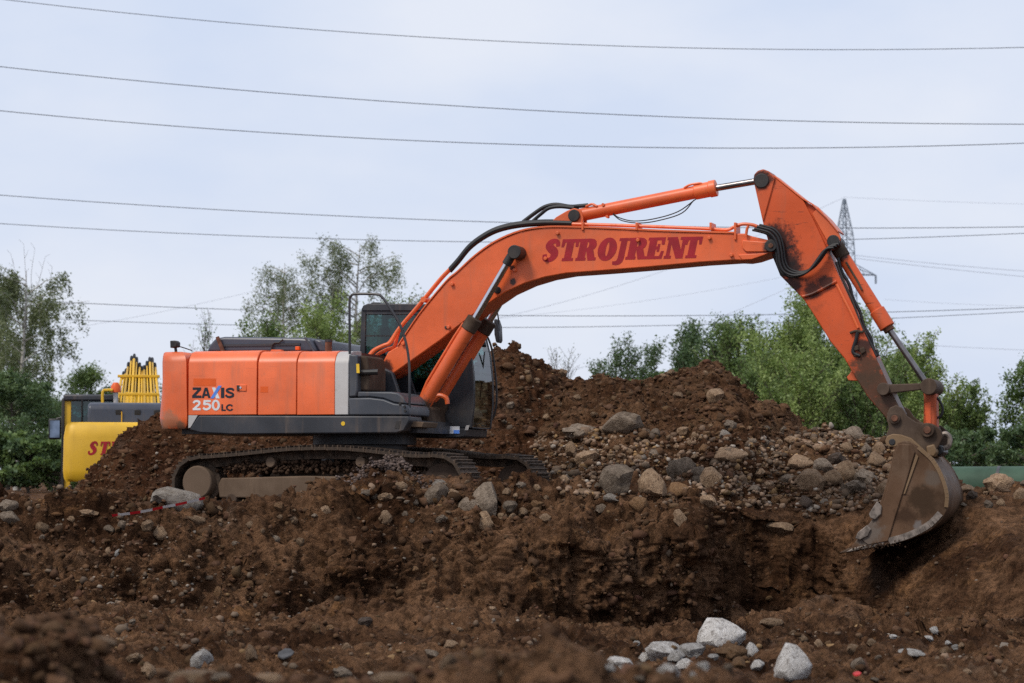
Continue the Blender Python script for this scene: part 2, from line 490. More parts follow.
xo = 8.6 + np.cumsum(0.06 * 1.2 ** np.arange(40))
xs = np.concatenate([-xo[::-1], xd, xo])
def ground_grid(xs):
    nX = len(xs)
    px = 512 + xs / 32.0 * FPX
    px = px + 9.0 * np.interp(xs, xd, fbm(np.stack([xd * 1.7, xd * 0, xd * 0], 1), 3, 91))
    cp = [c[0] for c in COLS]
    K = [[np.interp(px, cp, [c[1 + k][j] for c in COLS]) for j in (0, 1)] for k in range(4)]
    q1 = lambda f, s: np.interp(xs, xd, fbm(np.stack([xd * f, xd * 0 + 1.7, xd * 0], 1), 3, s)) * (np.abs(xs) < 8.6)
    K[0][0] = K[0][0] + 0.12 * q1(1.3, 92); K[1][0] = K[1][0] + 0.17 * q1(2.0, 93); K[1][1] = K[1][1] + 0.12 * q1(1.6, 94)
    K[2][0] = K[2][0] + 0.12 * q1(2.3, 95); K[2][1] = K[2][1] + 0.05 * q1(2.8, 96)
    # rows: coarse behind the camera, the near ridge, a hidden stretch, the floor, the face, the plateau, the far ground
    rows = []
    def run(Ya, Yb, n, za, zb, bulge=0.0, last=False):
        for i in range(n + (1 if last else 0)):
            t = i / n
            z = za + (zb - za) * t + bulge * math.sin(math.pi * t)
            rows.append((Ya + (Yb - Ya) * t, z * np.ones(nX) if np.isscalar(z) else z))
    one = np.ones(nX)
    run(-60 * one, -2 * one, 10, -1.12 * one, -1.12 * one)
    run(-2 * one, 8.0 * one, 14, -1.12 * one, -1.15 * one)
    run(8.0 * one, 14.0 * one, 90, -1.15 * one, -1.16 * one)
    run(14.0 * one, 19.5 * one, 14, -1.16 * one, -1.18 * one)
    run(19.5 * one, K[0][0], 250, -1.18 * one, K[0][1])
    run(K[0][0], K[1][0], 75, K[0][1], K[1][1], 0.0)
    run(K[1][0], K[2][0], 70, K[1][1], K[2][1], 0.03)
    run(K[2][0], K[3][0], 50, K[2][1], K[3][1])
    run(K[3][0], 38.0 * one, 50, K[3][1], 0.15 * (K[3][1] > 0.15))
    run(38.0 * one, 60.0 * one, 60, 0.15 * (K[3][1] > 0.15), 0.0 * one)
    Ys = 60.0 + np.cumsum(1.0 * 1.17 ** np.arange(36))
    rows.append((60.0 * one, 0 * one))
    for y in Ys: rows.append((y * one, 0 * one))
    G = np.zeros((nX, len(rows), 3))
    for j, (Y, z) in enumerate(rows):
        G[:, j, 0] = xs; G[:, j, 1] = Y; G[:, j, 2] = z
    X, Y = G[..., 0], G[..., 1]
    # near ridge of spoil just under the frame
    rp = 512 + X / 11.0 * FPX
    ry = np.interp(rp, [a for a, b in NEAR_RIDGE], [b for a, b in NEAR_RIDGE])
    rz = CAM_Z - (ry - HORIZON) / FPX * 11.0
    G[..., 2] += (rz + 1.15) * np.exp(-((Y - 11.0) / 1.05) ** 2)
    # fallen spoil on the floor, low swells and the dip where the yellow machine stands
    G[..., 2] += 0.16 * np.exp(-((X + 0.6) / 1.6) ** 2 - ((Y - 26.3) / 1.5) ** 2)
    G[..., 2] += 0.26 * np.exp(-((X - 3.6) / 0.9) ** 2 - ((Y - 29.0) / 1.3) ** 2)
    G[..., 2] += 0.22 * np.exp(-((X + 2.3) / 1.0) ** 2 - ((Y - 28.6) / 0.7) ** 2)
    dip = sstep((3.1 - np.abs(X + 7.5)) / 1.0) * sstep((6.0 - np.abs(Y - 50.5)) / 1.5)
    G[..., 2] -= 0.75 * dip
    # ploughed-up furrows on the plateau between crest and machine
    m = sstep((Y + 25) / 20) * sstep((75 - Y) / 25) * sstep((30 - np.abs(X)) / 20)
    back = sstep((Y - 33.0) / 2.0) * sstep((np.abs(X + 2) < 6) * 1.0)
    m = m * (1 - 0.55 * sstep((Y - 32.2) / 1.0) * sstep((8.5 - np.abs(X + 3.0)) / 2.0) * sstep((45 - Y) / 4))
    m = m * (1 - 0.35 * np.exp(-((Y - 11.0) / 2.0) ** 2))
    m = m * (1 - 0.68 * sstep((X - 4.2) / 0.8) * sstep((Y - 28.0) / 1.0) * sstep((34.0 - Y) / 1.0))
    face = np.exp(-((Y - 31.2) / 1.2) ** 2)
    return roughen(G, 1.0, m * (1 + 0.15 * face))
GG = ground_grid(xs)
ground_me = np_mesh('ground', GG.reshape(-1, 3), grid_faces(GG.shape[0], GG.shape[1]), smooth=True)
ground = tag(link('ground', ground_me, M['soil']), 'dug brown soil of the construction pit and bank', kind='structure')

# ------------------------------------------------------------------ spoil heaps on the plateau
def heap_grid(x0, x1, y0, y1, step, sky, Yr, front, behind, amp, wob=0.35):
    xs_ = np.arange(x0, x1 + step, step); ys_ = np.arange(y0, y1 + step, step)
    X, Y = np.meshgrid(xs_, ys_, indexing='ij')
    px = 512 + xs_ / Yr * FPX
    yt = np.interp(px, [a for a, b in sky], [b for a, b in sky])
    z = CAM_Z + (HORIZON - yt) / FPX * Yr
    yr = Yr + wob * fbm(np.stack([xs_ * 0.6, xs_ * 0 + 3, xs_ * 0], 1), 3, 71)
    D = Y - yr[:, None]
    rnd = np.sqrt(D ** 2 + 0.09) - 0.3
    Z = z[:, None] - np.where(D < 0, front, behind) * rnd
    Z += 0.10 * fbm(np.stack([X.ravel() * 0.9, Y.ravel() * 0.9, X.ravel() * 0 + 9], 1), 3, 61).reshape(X.shape) * sstep(np.abs(D) / 1.0)
    edge = np.minimum(np.minimum(X - x0, x1 - X), np.minimum(Y - y0, y1 - Y))
    Z = np.maximum(Z, -0.45) - 0.6 * (1 - sstep(edge / 0.5))
    G = np.stack([X, Y, Z], -1)
    return roughen(G, amp)
SKY_A = [(-200, 560), (40, 510), (60, 496), (75, 486), (95, 463), (120, 440), (150, 422), (175, 413), (250, 408), (330, 404), (390, 398), (430, 386), (466, 370), (488, 354), (498, 349), (515, 351), (530, 359), (550, 376), (575, 396), (600, 420), (660, 470), (760, 540)]
HA = heap_grid(-8.6, 3.2, 37.0, 45.2, 0.042, SKY_A, 41.0, 0.78, 0.8, 0.85)
heap_a = tag(link('soil_heap', np_mesh('soil_heap', HA.reshape(-1, 3), grid_faces(*HA.shape[:2]), True), M['soil_heap']),
             'long dark brown soil heap behind the orange excavator', 'soil heap')
SKY_B = [(430, 560), (520, 440), (550, 410), (570, 394), (590, 384), (606, 378), (622, 380), (640, 388), (655, 384), (668, 377), (690, 370), (706, 366), (722, 371), (735, 386), (760, 403), (790, 421), (812, 434), (830, 446), (860, 470), (900, 510), (1000, 570)]
HB = heap_grid(-0.6, 7.0, 34.6, 43.5, 0.04, SKY_B, 39.8, 0.50, 0.8, 0.95)
heap_b = tag(link('soil_heap', np_mesh('soil_heap', HB.reshape(-1, 3), grid_faces(*HB.shape[:2]), True), M['rubble']),
             'peaked brown earth heap with stones under the boom, in front of the green trees', 'soil heap')
SKY_C = [(640, 560), (740, 490), (770, 458), (800, 441), (828, 432), (850, 429), (880, 437), (905, 448), (940, 468), (962, 490), (985, 502), (1010, 506), (1060, 506), (1200, 516), (1400, 540)]
HC = heap_grid(2.6, 10.6, 34.9, 40.5, 0.038, SKY_C, 37.2, 0.52, 0.8, 0.85)
heap_c = tag(link('soil_heap', np_mesh('soil_heap', HC.reshape(-1, 3), grid_faces(*HC.shape[:2]), True), M['rubble']),
             'low stony rubble heap behind the digging bucket', 'soil heap')
# far small spoil heap at the left edge
SKY_D = [(-260, 540), (-80, 486), (-20, 478), (5, 483), (25, 494), (60, 520)]
HD = heap_grid(-15.5, -10.3, 47.5, 54.0, 0.08, SKY_D, 51.0, 0.6, 0.7, 0.6)
heap_d = tag(link('soil_heap', np_mesh('soil_heap', HD.reshape(-1, 3), grid_faces(*HD.shape[:2]), True), M['soil_heap']),
             'small reddish soil heap at the foot of the birch', 'soil heap')

def bvh_of(G):
    V = G.reshape(-1, 3); F = grid_faces(G.shape[0], G.shape[1])
    keep = (np.abs(V[F[:, 0], 0]) < 11) & (V[F[:, 0], 1] > 6) & (V[F[:, 0], 1] < 60)
    return BVHTree.FromPolygons(V.tolist(), F[keep].tolist())
BVHS = [bvh_of(g) for g in (GG, HA, HB, HC)]
CAMP = Vector((0, 0, CAM_Z))
def hit(px, py):
    d = ray(px, py).normalized(); best = None
    for b in BVHS:
        h = b.ray_cast(CAMP, d, 80)
        if h[0] is not None and (best is None or h[3] < best[3]): best = h
    return best
def drop(x, y):
    best = None
    for b in BVHS:
        h = b.ray_cast(Vector((x, y, 6)), Vector((0, 0, -1)), 12)
        if h[0] is not None and (best is None or h[3] < best[3]): best = h
    return best
# ------------------------------------------------------------------ orange excavator
# machine frame: x forward, y towards its left (far) side, z up; origin on the ground under the slew ring
EX, EY, YAW = -2.13, 35.0, R(-18)
exc = tag(empty('excavator', (EX, EY, 0), YAW), 'large orange tracked excavator digging with its long lettered boom', 'excavator')
_ca, _sa = math.cos(YAW), math.sin(YAW)
def P(px, py, c):
    """pixel -> (x, z) in the machine frame on its plane y = c"""
    d = ray(px, py)
    ox, oy = -EX, -EY
    lox, loy = _ca * ox + _sa * oy, -_sa * ox + _ca * oy
    ldx, ldy = _ca * d.x + _sa * d.y, -_sa * d.x + _ca * d.y
    k = (c - loy) / ldy
    return (lox + ldx * k, CAM_Z + d.z * k)
def P3(px, py, c):
    x, z = P(px, py, c); return (x, c, z)
def poly(pts, c): return [P(a, b, c) for a, b in pts]
def pr(name, pts, c0, c1, mat, parent=exc, bevel=0.012, ref=None, **k):
    return MB().prism(poly(pts, c0 if ref is None else ref), c0, c1).build(name, mat, parent, bevel, **k)

NEAR = -1.36                                   # near side of the upper structure
BN, AN = -0.29, -0.21                          # near plates of boom and arm
# paint with the stains of this machine
def PS(px, py, r, c, plane): x, z = P(px, py, plane); return (x, z, r, c)
M['orange'] = paint('orange_paint', ORANGE, 0.4, 0.3, var=0.16)
M['orange_body'] = paint('orange_panel', ORANGE, 0.36, 0.6, (0.27, 0.09, 0.045), var=0.2, dscale=2.4, scratch=0.2, spots=[PS(160, 428, 0.12, (0.16, 0.09, 0.06), NEAR), PS(170, 420, 0.16, (0.4, 0.15, 0.08), NEAR), PS(180, 428, 0.09, (0.2, 0.1, 0.06), NEAR)])
M['orange_boom'] = paint('orange_boom', (0.74, 0.125, 0.03), 0.38, 0.45, (0.2, 0.07, 0.035), var=0.18, scratch=0.35, spots=[
    PS(514, 252, 0.085, (0.25, 0.05, 0.02), BN), PS(384, 370, 0.14, GREASE, BN), PS(513, 282, 0.05, GREASE, BN),
    PS(497, 290, 0.06, GREASE, BN), PS(770, 246, 0.1, GREASE, BN), PS(560, 277, 0.02, GREASE, BN), PS(512, 268, 0.035, GREASE, BN)])
DM = (0.075, 0.041, 0.024)
M['orange_arm'] = paint('orange_arm', (0.64, 0.10, 0.027), 0.45, 0.55, (0.22, 0.06, 0.03), wear=0.3, scratch=0.75, spec=0.25, spots=[
    PS(778, 240, 0.25, GREASE, AN), PS(786, 262, 0.22, GREASE, AN), PS(774, 268, 0.24, GREASE, AN), PS(792, 285, 0.17, GREASE, AN), PS(762, 180, 0.17, (0.02, 0.015, 0.014), AN), 
    PS(838, 250, 0.14, GREASE, AN), PS(812, 290, 0.14, (0.06, 0.02, 0.014), AN), PS(826, 282, 0.12, (0.04, 0.016, 0.012), AN),
    PS(865, 345, 0.11, (0.03, 0.02, 0.017), AN), PS(868, 368, 0.24, DM, AN), PS(880, 388, 0.30, DM, AN), PS(893, 408, 0.32, DM, AN), PS(898, 428, 0.3, DM, AN), PS(862, 382, 0.12, DM, AN)])
M['orange_cyl'] = paint('orange_cylinder', (0.72, 0.12, 0.03), 0.4, 0.4, var=0.16, scratch=0.3, spots=[
    PS(422, 412, 0.2, MUD, -0.46), PS(474, 326, 0.10, (0.07, 0.05, 0.04), -0.46), PS(444, 420, 0.26, (0.09, 0.06, 0.045), 0.46)])
M['bucket'] = paint('bucket_steel', (0.09, 0.048, 0.026), 0.6, 0.9, (0.045, 0.026, 0.016), var=0.4, spec=0.1, scratch=0.5, dscale=6.0, spots=[
    PS(925, 500, 0.2, (0.05, 0.029, 0.017), -0.6), PS(908, 515, 0.14, (0.055, 0.03, 0.018), -0.6),
    PS(935, 478, 0.12, (0.12, 0.09, 0.07), -0.6), PS(870, 530, 0.2, (0.15, 0.12, 0.1), -0.6), PS(920, 525, 0.06, (0.16, 0.14, 0.13), -0.6)])
M['ochre_steel'] = paint('ochre_steel', (0.17, 0.1, 0.045), 0.6, 0.6, (0.06, 0.04, 0.03))
M['polished'] = plain('polished_steel', (0.2, 0.165, 0.14), 0.5, 0.3, 0.45, 14, 0.1)

# --- counterweight, side panels, skirt, hood
def cw_plan(x_front, x_rear, y0, y1, r, bow):
    pts = [(x_front, y0)]
    for k in range(9):
        a = R(-90 - 90 * k / 8); pts.append((x_rear + r + r * math.cos(a), y0 + r + r * math.sin(a)))
    for k in range(1, 8):
        t = k / 8; pts.append((x_rear - bow * math.sin(math.pi * t), y0 + r + (y1 - y0 - 2 * r) * t))
    for k in range(9):
        a = R(180 - 90 * k / 8); pts.append((x_rear + r + r * math.cos(a), y1 - r + r * math.sin(a)))
    pts.append((x_front, y1)); return pts
xr, _ = P(161, 390, -1.05); xs1, _ = P(187.3, 380, NEAR)
zt = P(175, 351, NEAR)[1]; zb = P(175, 428.5, NEAR)[1]
cw = cw_plan(xs1, xr, NEAR, 1.40, 0.36, 0.10)
MB().plan(cw, [(zb, 0.05), (zb + 0.05, 0.012), (zb + 0.16, 0.0), (zb + 0.5, 0.02), (zt - 0.16, 0.035), (zt - 0.07, 0.07), (zt - 0.02, 0.13), (zt, 0.2)]).build('counterweight', M['orange_body'], exc, ang=50)
def panel(name, x0, x1, mat, y_top=350.8, y_bot=414.6):
    """side door: flat face with the shoulder rolled in at the top"""
    xa, z1 = P(x0, y_top, NEAR); xb, z0 = P(x1, y_bot, NEAR)
    prof = [(NEAR, z0), (NEAR, z1 - 0.18), (NEAR + 0.02, z1 - 0.13), (NEAR + 0.055, z1 - 0.075), (NEAR + 0.11, z1 - 0.025), (NEAR + 0.2, z1), (NEAR + 0.5, z1 + 0.012), (NEAR + 0.5, z0)]
    m = MB(); n = len(prof)
    m.add([(x, y, z) for x in (xa, xb) for y, z in prof], [tuple(range(n)), tuple(range(2 * n - 1, n - 1, -1))] + [(i, (i + 1) % n, (i + 1) % n + n, i + n) for i in range(n)])
    return m.build(name, mat, exc, 0.008)
side_door = panel('side_door', 188.6, 256.6, M['orange_body'])
door2 = panel('side_door', 258.2, 296.2, M['orange_body'])
door3 = panel('side_door', 297.2, 334.6, M['orange_body'])
panel('trim_panel', 334.9, 348.2, M['white_paint'])
MB().box(P(188, 400, NEAR)[0] - 0.1, P(348, 400, NEAR)[0], NEAR + 0.28, 1.3, P(188, 414, NEAR)[1] - 0.1, P(188, 354, NEAR)[1]).build('inner_body', M['dark_paint'], exc)
# skirt (revolving frame side)
pr('skirt', [(198.5, 415.4), (409, 416), (409.5, 421), (404, 431), (396, 433.2), (230, 434.5), (200, 433), (189, 430)], NEAR - 0.012, NEAR + 0.5, M['dark_paint'], bevel=0.02)
pr('corner_marker', [(188.4, 415.4), (197.6, 415.4), (190.6, 427.5), (188.2, 428.3)], NEAR - 0.006, NEAR + 0.1, M['white_paint'], bevel=0.004)
MB().disc(*P(343.5, 423.6, NEAR), NEAR - 0.018, NEAR, 0.03, 14).build('tie_down_marker', M['yellow_print'], exc)
MB().box(-2.4, 1.2, NEAR + 0.3, 1.3, 1.13, 1.3).build('deck_plate', M['dark_paint'], exc)
# hood
hood = MB().prism(poly([(206, 352), (209, 345), (215, 338.2), (224, 336.6), (300, 337.6), (311, 338.5), (318, 352)], -0.85), -0.85, 0.95).build('hood', M['hood_paint'], exc, 0.04, 3)
pr('hood_end', [(312.5, 338.6), (322, 340), (329, 352), (318.8, 352)], -0.83, 0.9, M['hood_paint'], bevel=0.03)
pr('hood_seam', [(303.5, 337.3), (306, 337.3), (315.5, 352), (313, 352)], -0.862, 0.9, M['grey_paint'], hood, 0.004)
MB().tube([P3(271.5, 352, -0.87), P3(272, 345, -0.88), P3(275, 342.6, -0.88), P3(279, 342.6, -0.88), P3(283, 339.5, -0.88)], 0.012, 6).build('hood_latch', M['black'], hood)
MB().box(P(220, 345, -0.87)[0], P(300, 345, -0.87)[0], -0.868, -0.85, P(220, 346.6, -0.87)[1], P(220, 344.4, -0.87)[1]).build('hood_crease', M['dark_paint'], hood)
ex = MB(); x_, z_ = P(328.6, 342, -0.9)
ex.tube([(x_, -0.9, z_ - 0.2), (x_, -0.9, z_ + 0.0)], 0.05, 14); ex.build('exhaust_pipe', M['rust'], exc)
MB().tube([(x_, -0.9, z_), (x_, -0.9, z_ + 0.035)], 0.056, 14).build('exhaust_rim', M['dark_paint'], exc)
MB().tube([P3(217.3, 337, -0.9), P3(219, 341, -0.9), P3(223, 351.5, -0.9)], 0.03, 8).build('intake_stack', M['rust'], exc)
pr('marker_lamp', [(295, 346.3), (299, 346.3), (299, 350), (295, 350)], -0.95, -0.89, M['orange_deep'], bevel=0.008)
pr('lifting_lug', [(271, 349.6), (281, 349.6), (282, 352), (270, 352)], -1.0, -0.9, M['orange'], bevel=0.008)
# rear camera on its stalk
MB().tube([P3(176, 352, -1.1), P3(175.5, 347, -1.1)], 0.022, 8).build('camera_stalk', M['black'], exc)
pr('rear_camera', [(169.8, 340.6), (175, 340.4), (177, 342.2), (176.8, 347), (170, 348)], -1.16, -1.04, M['black'], bevel=0.012)
MB().tube(smooth_path([P3(177, 346, -1.1), P3(183, 347.5, -1.08), P3(192, 350.6, -1.05)], 4), 0.009, 6).build('camera_cable', M['black'], exc)
# lettering on the doors
def stroke(pts, w, k=5, smooth=True):
    """flat brush stroke: outline polygon round a spine; w a width or a list"""
    if not isinstance(w, (list, tuple)): w = [w] * len(pts)
    q = [(a, b, c) for (a, b), c in zip(pts, w)]
    if smooth: q = smooth_path(q, k)
    L, Rr = [], []
    for i, (x, y, ww) in enumerate(q):
        x0, y0, _ = q[max(i - 1, 0)]; x1, y1, _ = q[min(i + 1, len(q) - 1)]
        dx, dy = x1 - x0, y1 - y0; l = math.hypot(dx, dy) or 1
        nx, ny = -dy / l * ww / 2, dx / l * ww / 2
        L.append((x + nx, y + ny)); Rr.append((x - nx, y - ny))
    return L + Rr[::-1]
def ellipse(cx, cy, rx, ry, n=22): return [(cx + rx * math.cos(2 * math.pi * i / n), cy + ry * math.sin(2 * math.pi * i / n)) for i in range(n)]
S_STROKE = stroke([(.57, .70), (.52, .88), (.38, .94), (.22, .87), (.17, .72), (.29, .57), (.44, .43), (.47, .25), (.38, .1), (.22, .05), (.08, .12), (.04, .3)],
                  [.12, .13, .17, .24, .28, .30, .30, .27, .2, .16, .15, .13])
SLAB = {
 'S': [S_STROKE],
 'T': [[(.14, 0), (.60, 0), (.60, .1), (.51, .1), (.51, .88), (.62, .88), (.65, .66), (.73, .66), (.73, 1), (0, 1), (0, .66), (.08, .66), (.11, .88), (.22, .88), (.22, .1), (.14, .1)]],
 'R': [[(0, 0), (.42, 0), (.42, .1), (.37, .1), (.37, .45), (.42, .45), (.56, 0), (.88, 0), (.88, .1), (.82, .1), (.68, .5), (.76, .58), (.8, .72), (.76, .88), (.66, .97), (.5, 1), (0, 1), (0, .9), (.07, .9), (.07, .1), (0, .1)],
       [(.37, .56), (.45, .57), (.49, .63), (.5, .72), (.49, .82), (.45, .88), (.37, .89)]],
 'O': [ellipse(.4, .5, .4, .53), ellipse(.4, .5, .1, .37)],
 'J': [[(.16, 1), (.62, 1), (.62, .9), (.56, .9), (.55, .05), (.5, -.12), (.38, -.22), (.2, -.25), (.02, -.22), (0, -.1), (.14, -.11), (.22, -.06), (.26, .04), (.27, .9), (.16, .9)]],
 'E': [[(0, 0), (.72, 0), (.76, .34), (.67, .34), (.62, .1), (.37, .1), (.37, .46), (.46, .46), (.47, .34), (.54, .34), (.54, .68), (.47, .68), (.46, .56), (.37, .56), (.37, .9), (.6, .9), (.65, .68), (.73, .68), (.73, 1), (0, 1), (0, .9), (.07, .9), (.07, .1), (0, .1)]],
 'N': [[(0, 0), (.28, 0), (.28, .1), (.2, .1), (.2, .72), (.54, 0), (.82, 0), (.82, .9), (.9, .9), (.9, 1), (.60, 1), (.60, .9), (.7, .9), (.7, .36), (.42, 1), (0, 1), (0, .9), (.07, .9), (.07, .1), (0, .1)]],
}
def fat(loops, d):
    """thicken a glyph: outer loop grows, holes shrink"""
    out = []
    for li, l in enumerate(loops):
        a = sum(p[0] * q[1] - q[0] * p[1] for p, q in zip(l, l[1:] + l[:1])); sg = (1 if a > 0 else -1) * (1 if li == 0 else -1); n = len(l); r = []
        for i, (x, y) in enumerate(l):
            x0, y0 = l[i - 1]; x1, y1 = l[(i + 1) % n]
            nx, ny = 0.0, 0.0
            for ax, ay in ((x - x0, y - y0), (x1 - x, y1 - y)):
                h = math.hypot(ax, ay) or 1; nx += ay / h; ny -= ax / h
            h = math.hypot(nx, ny) or 1
            r.append((x + sg * nx / h * d, y + sg * ny / h * d))
        out.append(r)
    return out
SANS = {
 'Z': [[(0, 0), (.92, 0), (.92, .24), (.36, .24), (.9, .78), (.9, 1), (.05, 1), (.05, .77), (.54, .77), (0, .23)]],
 'A': [[(0, 0), (.27, 0), (.33, .2), (.68, .2), (.74, 0), (1.0, 0), (.66, 1), (.35, 1)], [(.4, .4), (.61, .4), (.5, .74)]],
 'I': [[(0, 0), (.27, 0), (.27, 1), (0, 1)]],
 'S': [stroke([(.84, .72), (.70, .86), (.45, .89), (.2, .8), (.19, .65), (.45, .53)], .21), stroke([(.3, .58), (.45, .53), (.74, .41), (.76, .22), (.5, .11), (.22, .14), (.05, .3)], .21)],
 '2': [stroke([(.1, .68), (.2, .84), (.42, .9), (.66, .8), (.64, .58), (.4, .36), (.14, .12)], .21), [(.02, 0), (.8, 0), (.8, .2), (.02, .2)]],
 '5': [[(.1, 1), (.78, 1), (.78, .8), (.3, .8), (.27, .62), (.06, .5)], stroke([(.16, .56), (.42, .62), (.68, .5), (.7, .28), (.46, .1), (.22, .11), (.06, .24)], .21)],
 '0': [ellipse(.42, .5, .42, .52), ellipse(.42, .5, .19, .32)],
 'L': [[(0, 0), (.7, 0), (.7, .22), (.26, .22), (.26, 1), (0, 1)]],
 'C': [stroke([(.86, .7), (.72, .86), (.45, .89), (.2, .72), (.14, .5), (.2, .28), (.45, .11), (.72, .14), (.88, .32)], .23)],
}
def glyph_mesh(loops_sets, fn, c, depth=0.003):
    """loops_sets: list of [outer, hole...] already in glyph units; fn maps glyph point to (x, z)"""
    m = MB()
    for li, loops in enumerate(loops_sets):
        loops = [[fn(*p) for p in l] for l in loops]
        tri = tessellate_polygon([[Vector((x, z, 0)) for x, z in l] for l in loops])
        flat = [p for l in loops for p in l]
        m.add([(x, c - depth - 0.0006 * li, z) for x, z in flat], [tuple(t) for t in tri])
    return m
def lettering(name, sets, fn, c, mat, parent): return glyph_mesh(sets, fn, c).build(name, mat, parent, smooth=False)
def sans(ch, x0, y0, w, h):
    f = lambda gx, gy: P(x0 + w * gx, y0 - h * gy, NEAR)
    return ([SANS[ch]] if ch not in '25S' else [[l] for l in SANS[ch]]), f
def put_sans(name, items, mat, parent=side_door):
    m = MB()
    for k, (ch, x0, y0, w, h) in enumerate(items):
        sets, f = sans(ch, x0, y0, w, h)
        g = glyph_mesh(sets, f, NEAR, 0.003 + 0.0004 * k); m.add(g.v, g.f)
    return m.build(name, mat, parent, smooth=False)
put_sans('lettering', [('Z', 192.2, 398, 10.0, 10.6), ('A', 201.6, 398, 9.0, 10.4), ('I', 221, 398, 12.5, 10.4), ('S', 225.2, 398, 10.2, 10.4)], M['navy'])
put_sans('lettering', [('2', 192.6, 410.2, 10.2, 10.2), ('5', 202.6, 410.2, 10.6, 10.2), ('0', 211.8, 410.4, 9.8, 10.6)], M['white_print'])
put_sans('lettering', [('L', 221.4, 411.0, 6.4, 6.8), ('C', 225.8, 411.0, 7.6, 6.8)], M['navy'])
lettering('lettering', [[[(212.0, 387.5), (215.4, 387.5), (219.8, 398.4), (216.0, 398.4)]]], lambda a, b: P(a, b, NEAR), NEAR, M['white_print'], side_door)
lettering('lettering', [[[(218.4, 385.6), (221.8, 385.6), (213.8, 398.4), (210.4, 398.4)]]], lambda a, b: P(a, b, NEAR - 0.002), NEAR - 0.002, M['blue_print'], side_door)
lettering('sticker_ghost', [[[(193.5, 378.5), (216, 378.5), (216, 386), (193.5, 386)]]], lambda a, b: P(a, b, NEAR), NEAR + 0.001, M['orange_deep'], side_door)
pr('door_latch', [(236.2, 384.6), (246.2, 384.8), (246.2, 391.2), (236.2, 390.8)], NEAR - 0.012, NEAR + 0.01, M['orange'], side_door, 0.005)
pr('door_latch', [(236.6, 385.2), (239.2, 385.2), (239.2, 390.4), (236.6, 390.4)], NEAR - 0.022, NEAR, M['black'], side_door, 0.003)
MB().disc(*P(241, 387.6, NEAR), NEAR - 0.02, NEAR, 0.016, 10).build('lock', M['chrome'], side_door)
lettering('sticker_ghost', [[[(260.5, 386.5), (268, 386.5), (268, 392.6), (260.5, 392.6)]]], lambda a, b: P(a, b, NEAR), NEAR + 0.001, M['orange_deep'], door2)
# dark post, muddy box, tool box with step
pr('tank_post', [(348.6, 354.4), (357.2, 354.8), (357.4, 390), (356, 396.6), (348.6, 397)], NEAR + 0.01, -0.55, M['grey_paint'], bevel=0.02)
pr('tank', [(357.4, 355), (367, 356), (369, 370), (369, 391), (357.4, 391)], NEAR + 0.14, -0.55, M['cast'], bevel=0.03)
lettering('warning_sticker', [[[(356.2, 363.8), (359.2, 363.8), (359.6, 373), (356.6, 373)]]], lambda a, b: P(a, b, NEAR + 0.01), NEAR + 0.012, M['yellow_print'], exc)
tb = pr('tool_box', [(348.6, 398), (370, 397.6), (383, 399.2), (394, 403.4), (406.6, 404.8), (408.4, 409), (408.2, 415.4), (348.6, 415.2)], NEAR - 0.004, -0.5, M['grey_paint'], bevel=0.02)
pr('tool_box_top', [(357, 391.6), (391, 391.8), (398, 393), (403, 397), (406.4, 404), (394, 402.8), (383, 398.6), (370, 397.0), (357, 397.2)], NEAR + 0.03, -0.5, M['grey_paint'], tb, bevel=0.02)
for a, b in ((400, 403.6), (405, 406.5), (405.5, 411)): MB().disc(*P(a, b, NEAR), NEAR - 0.02, NEAR + 0.02, 0.018, 10).build('bolt', M['black'], tb)
pr('step_cutout', [(396, 421), (401, 420.4), (399, 429), (394.6, 428.6)], NEAR - 0.016, NEAR, M['black'], bevel=0.003)
pr('step_plate', [(408, 421), (424, 422), (422, 427.4), (410, 427)], NEAR + 0.15, -0.62, M['frame_mud'], bevel=0.01)
hr = [P3(349.8, 354, NEAR + 0.1), P3(349.6, 330, NEAR + 0.1), P3(349.6, 301, NEAR + 0.1), P3(351, 296, NEAR + 0.1), P3(356, 294, NEAR + 0.1), P3(376, 294.3, NEAR + 0.1), P3(382, 297, NEAR + 0.1), P3(391, 309.5, NEAR + 0.1), P3(400, 325, NEAR + 0.1), P3(406, 343, NEAR + 0.1), P3(409, 362, NEAR + 0.1), P3(409.6, 385, NEAR + 0.1), P3(409.4, 420, NEAR + 0.1)]
MB().tube(smooth_path(hr, 5), 0.019, 8).build('handrail', M['dark_paint'], exc)
MB().tube([P3(360, 372.4, NEAR + 0.1), P3(378, 372.0, NEAR + 0.15)], 0.04, 8).build('hose_stub', M['black'], exc)

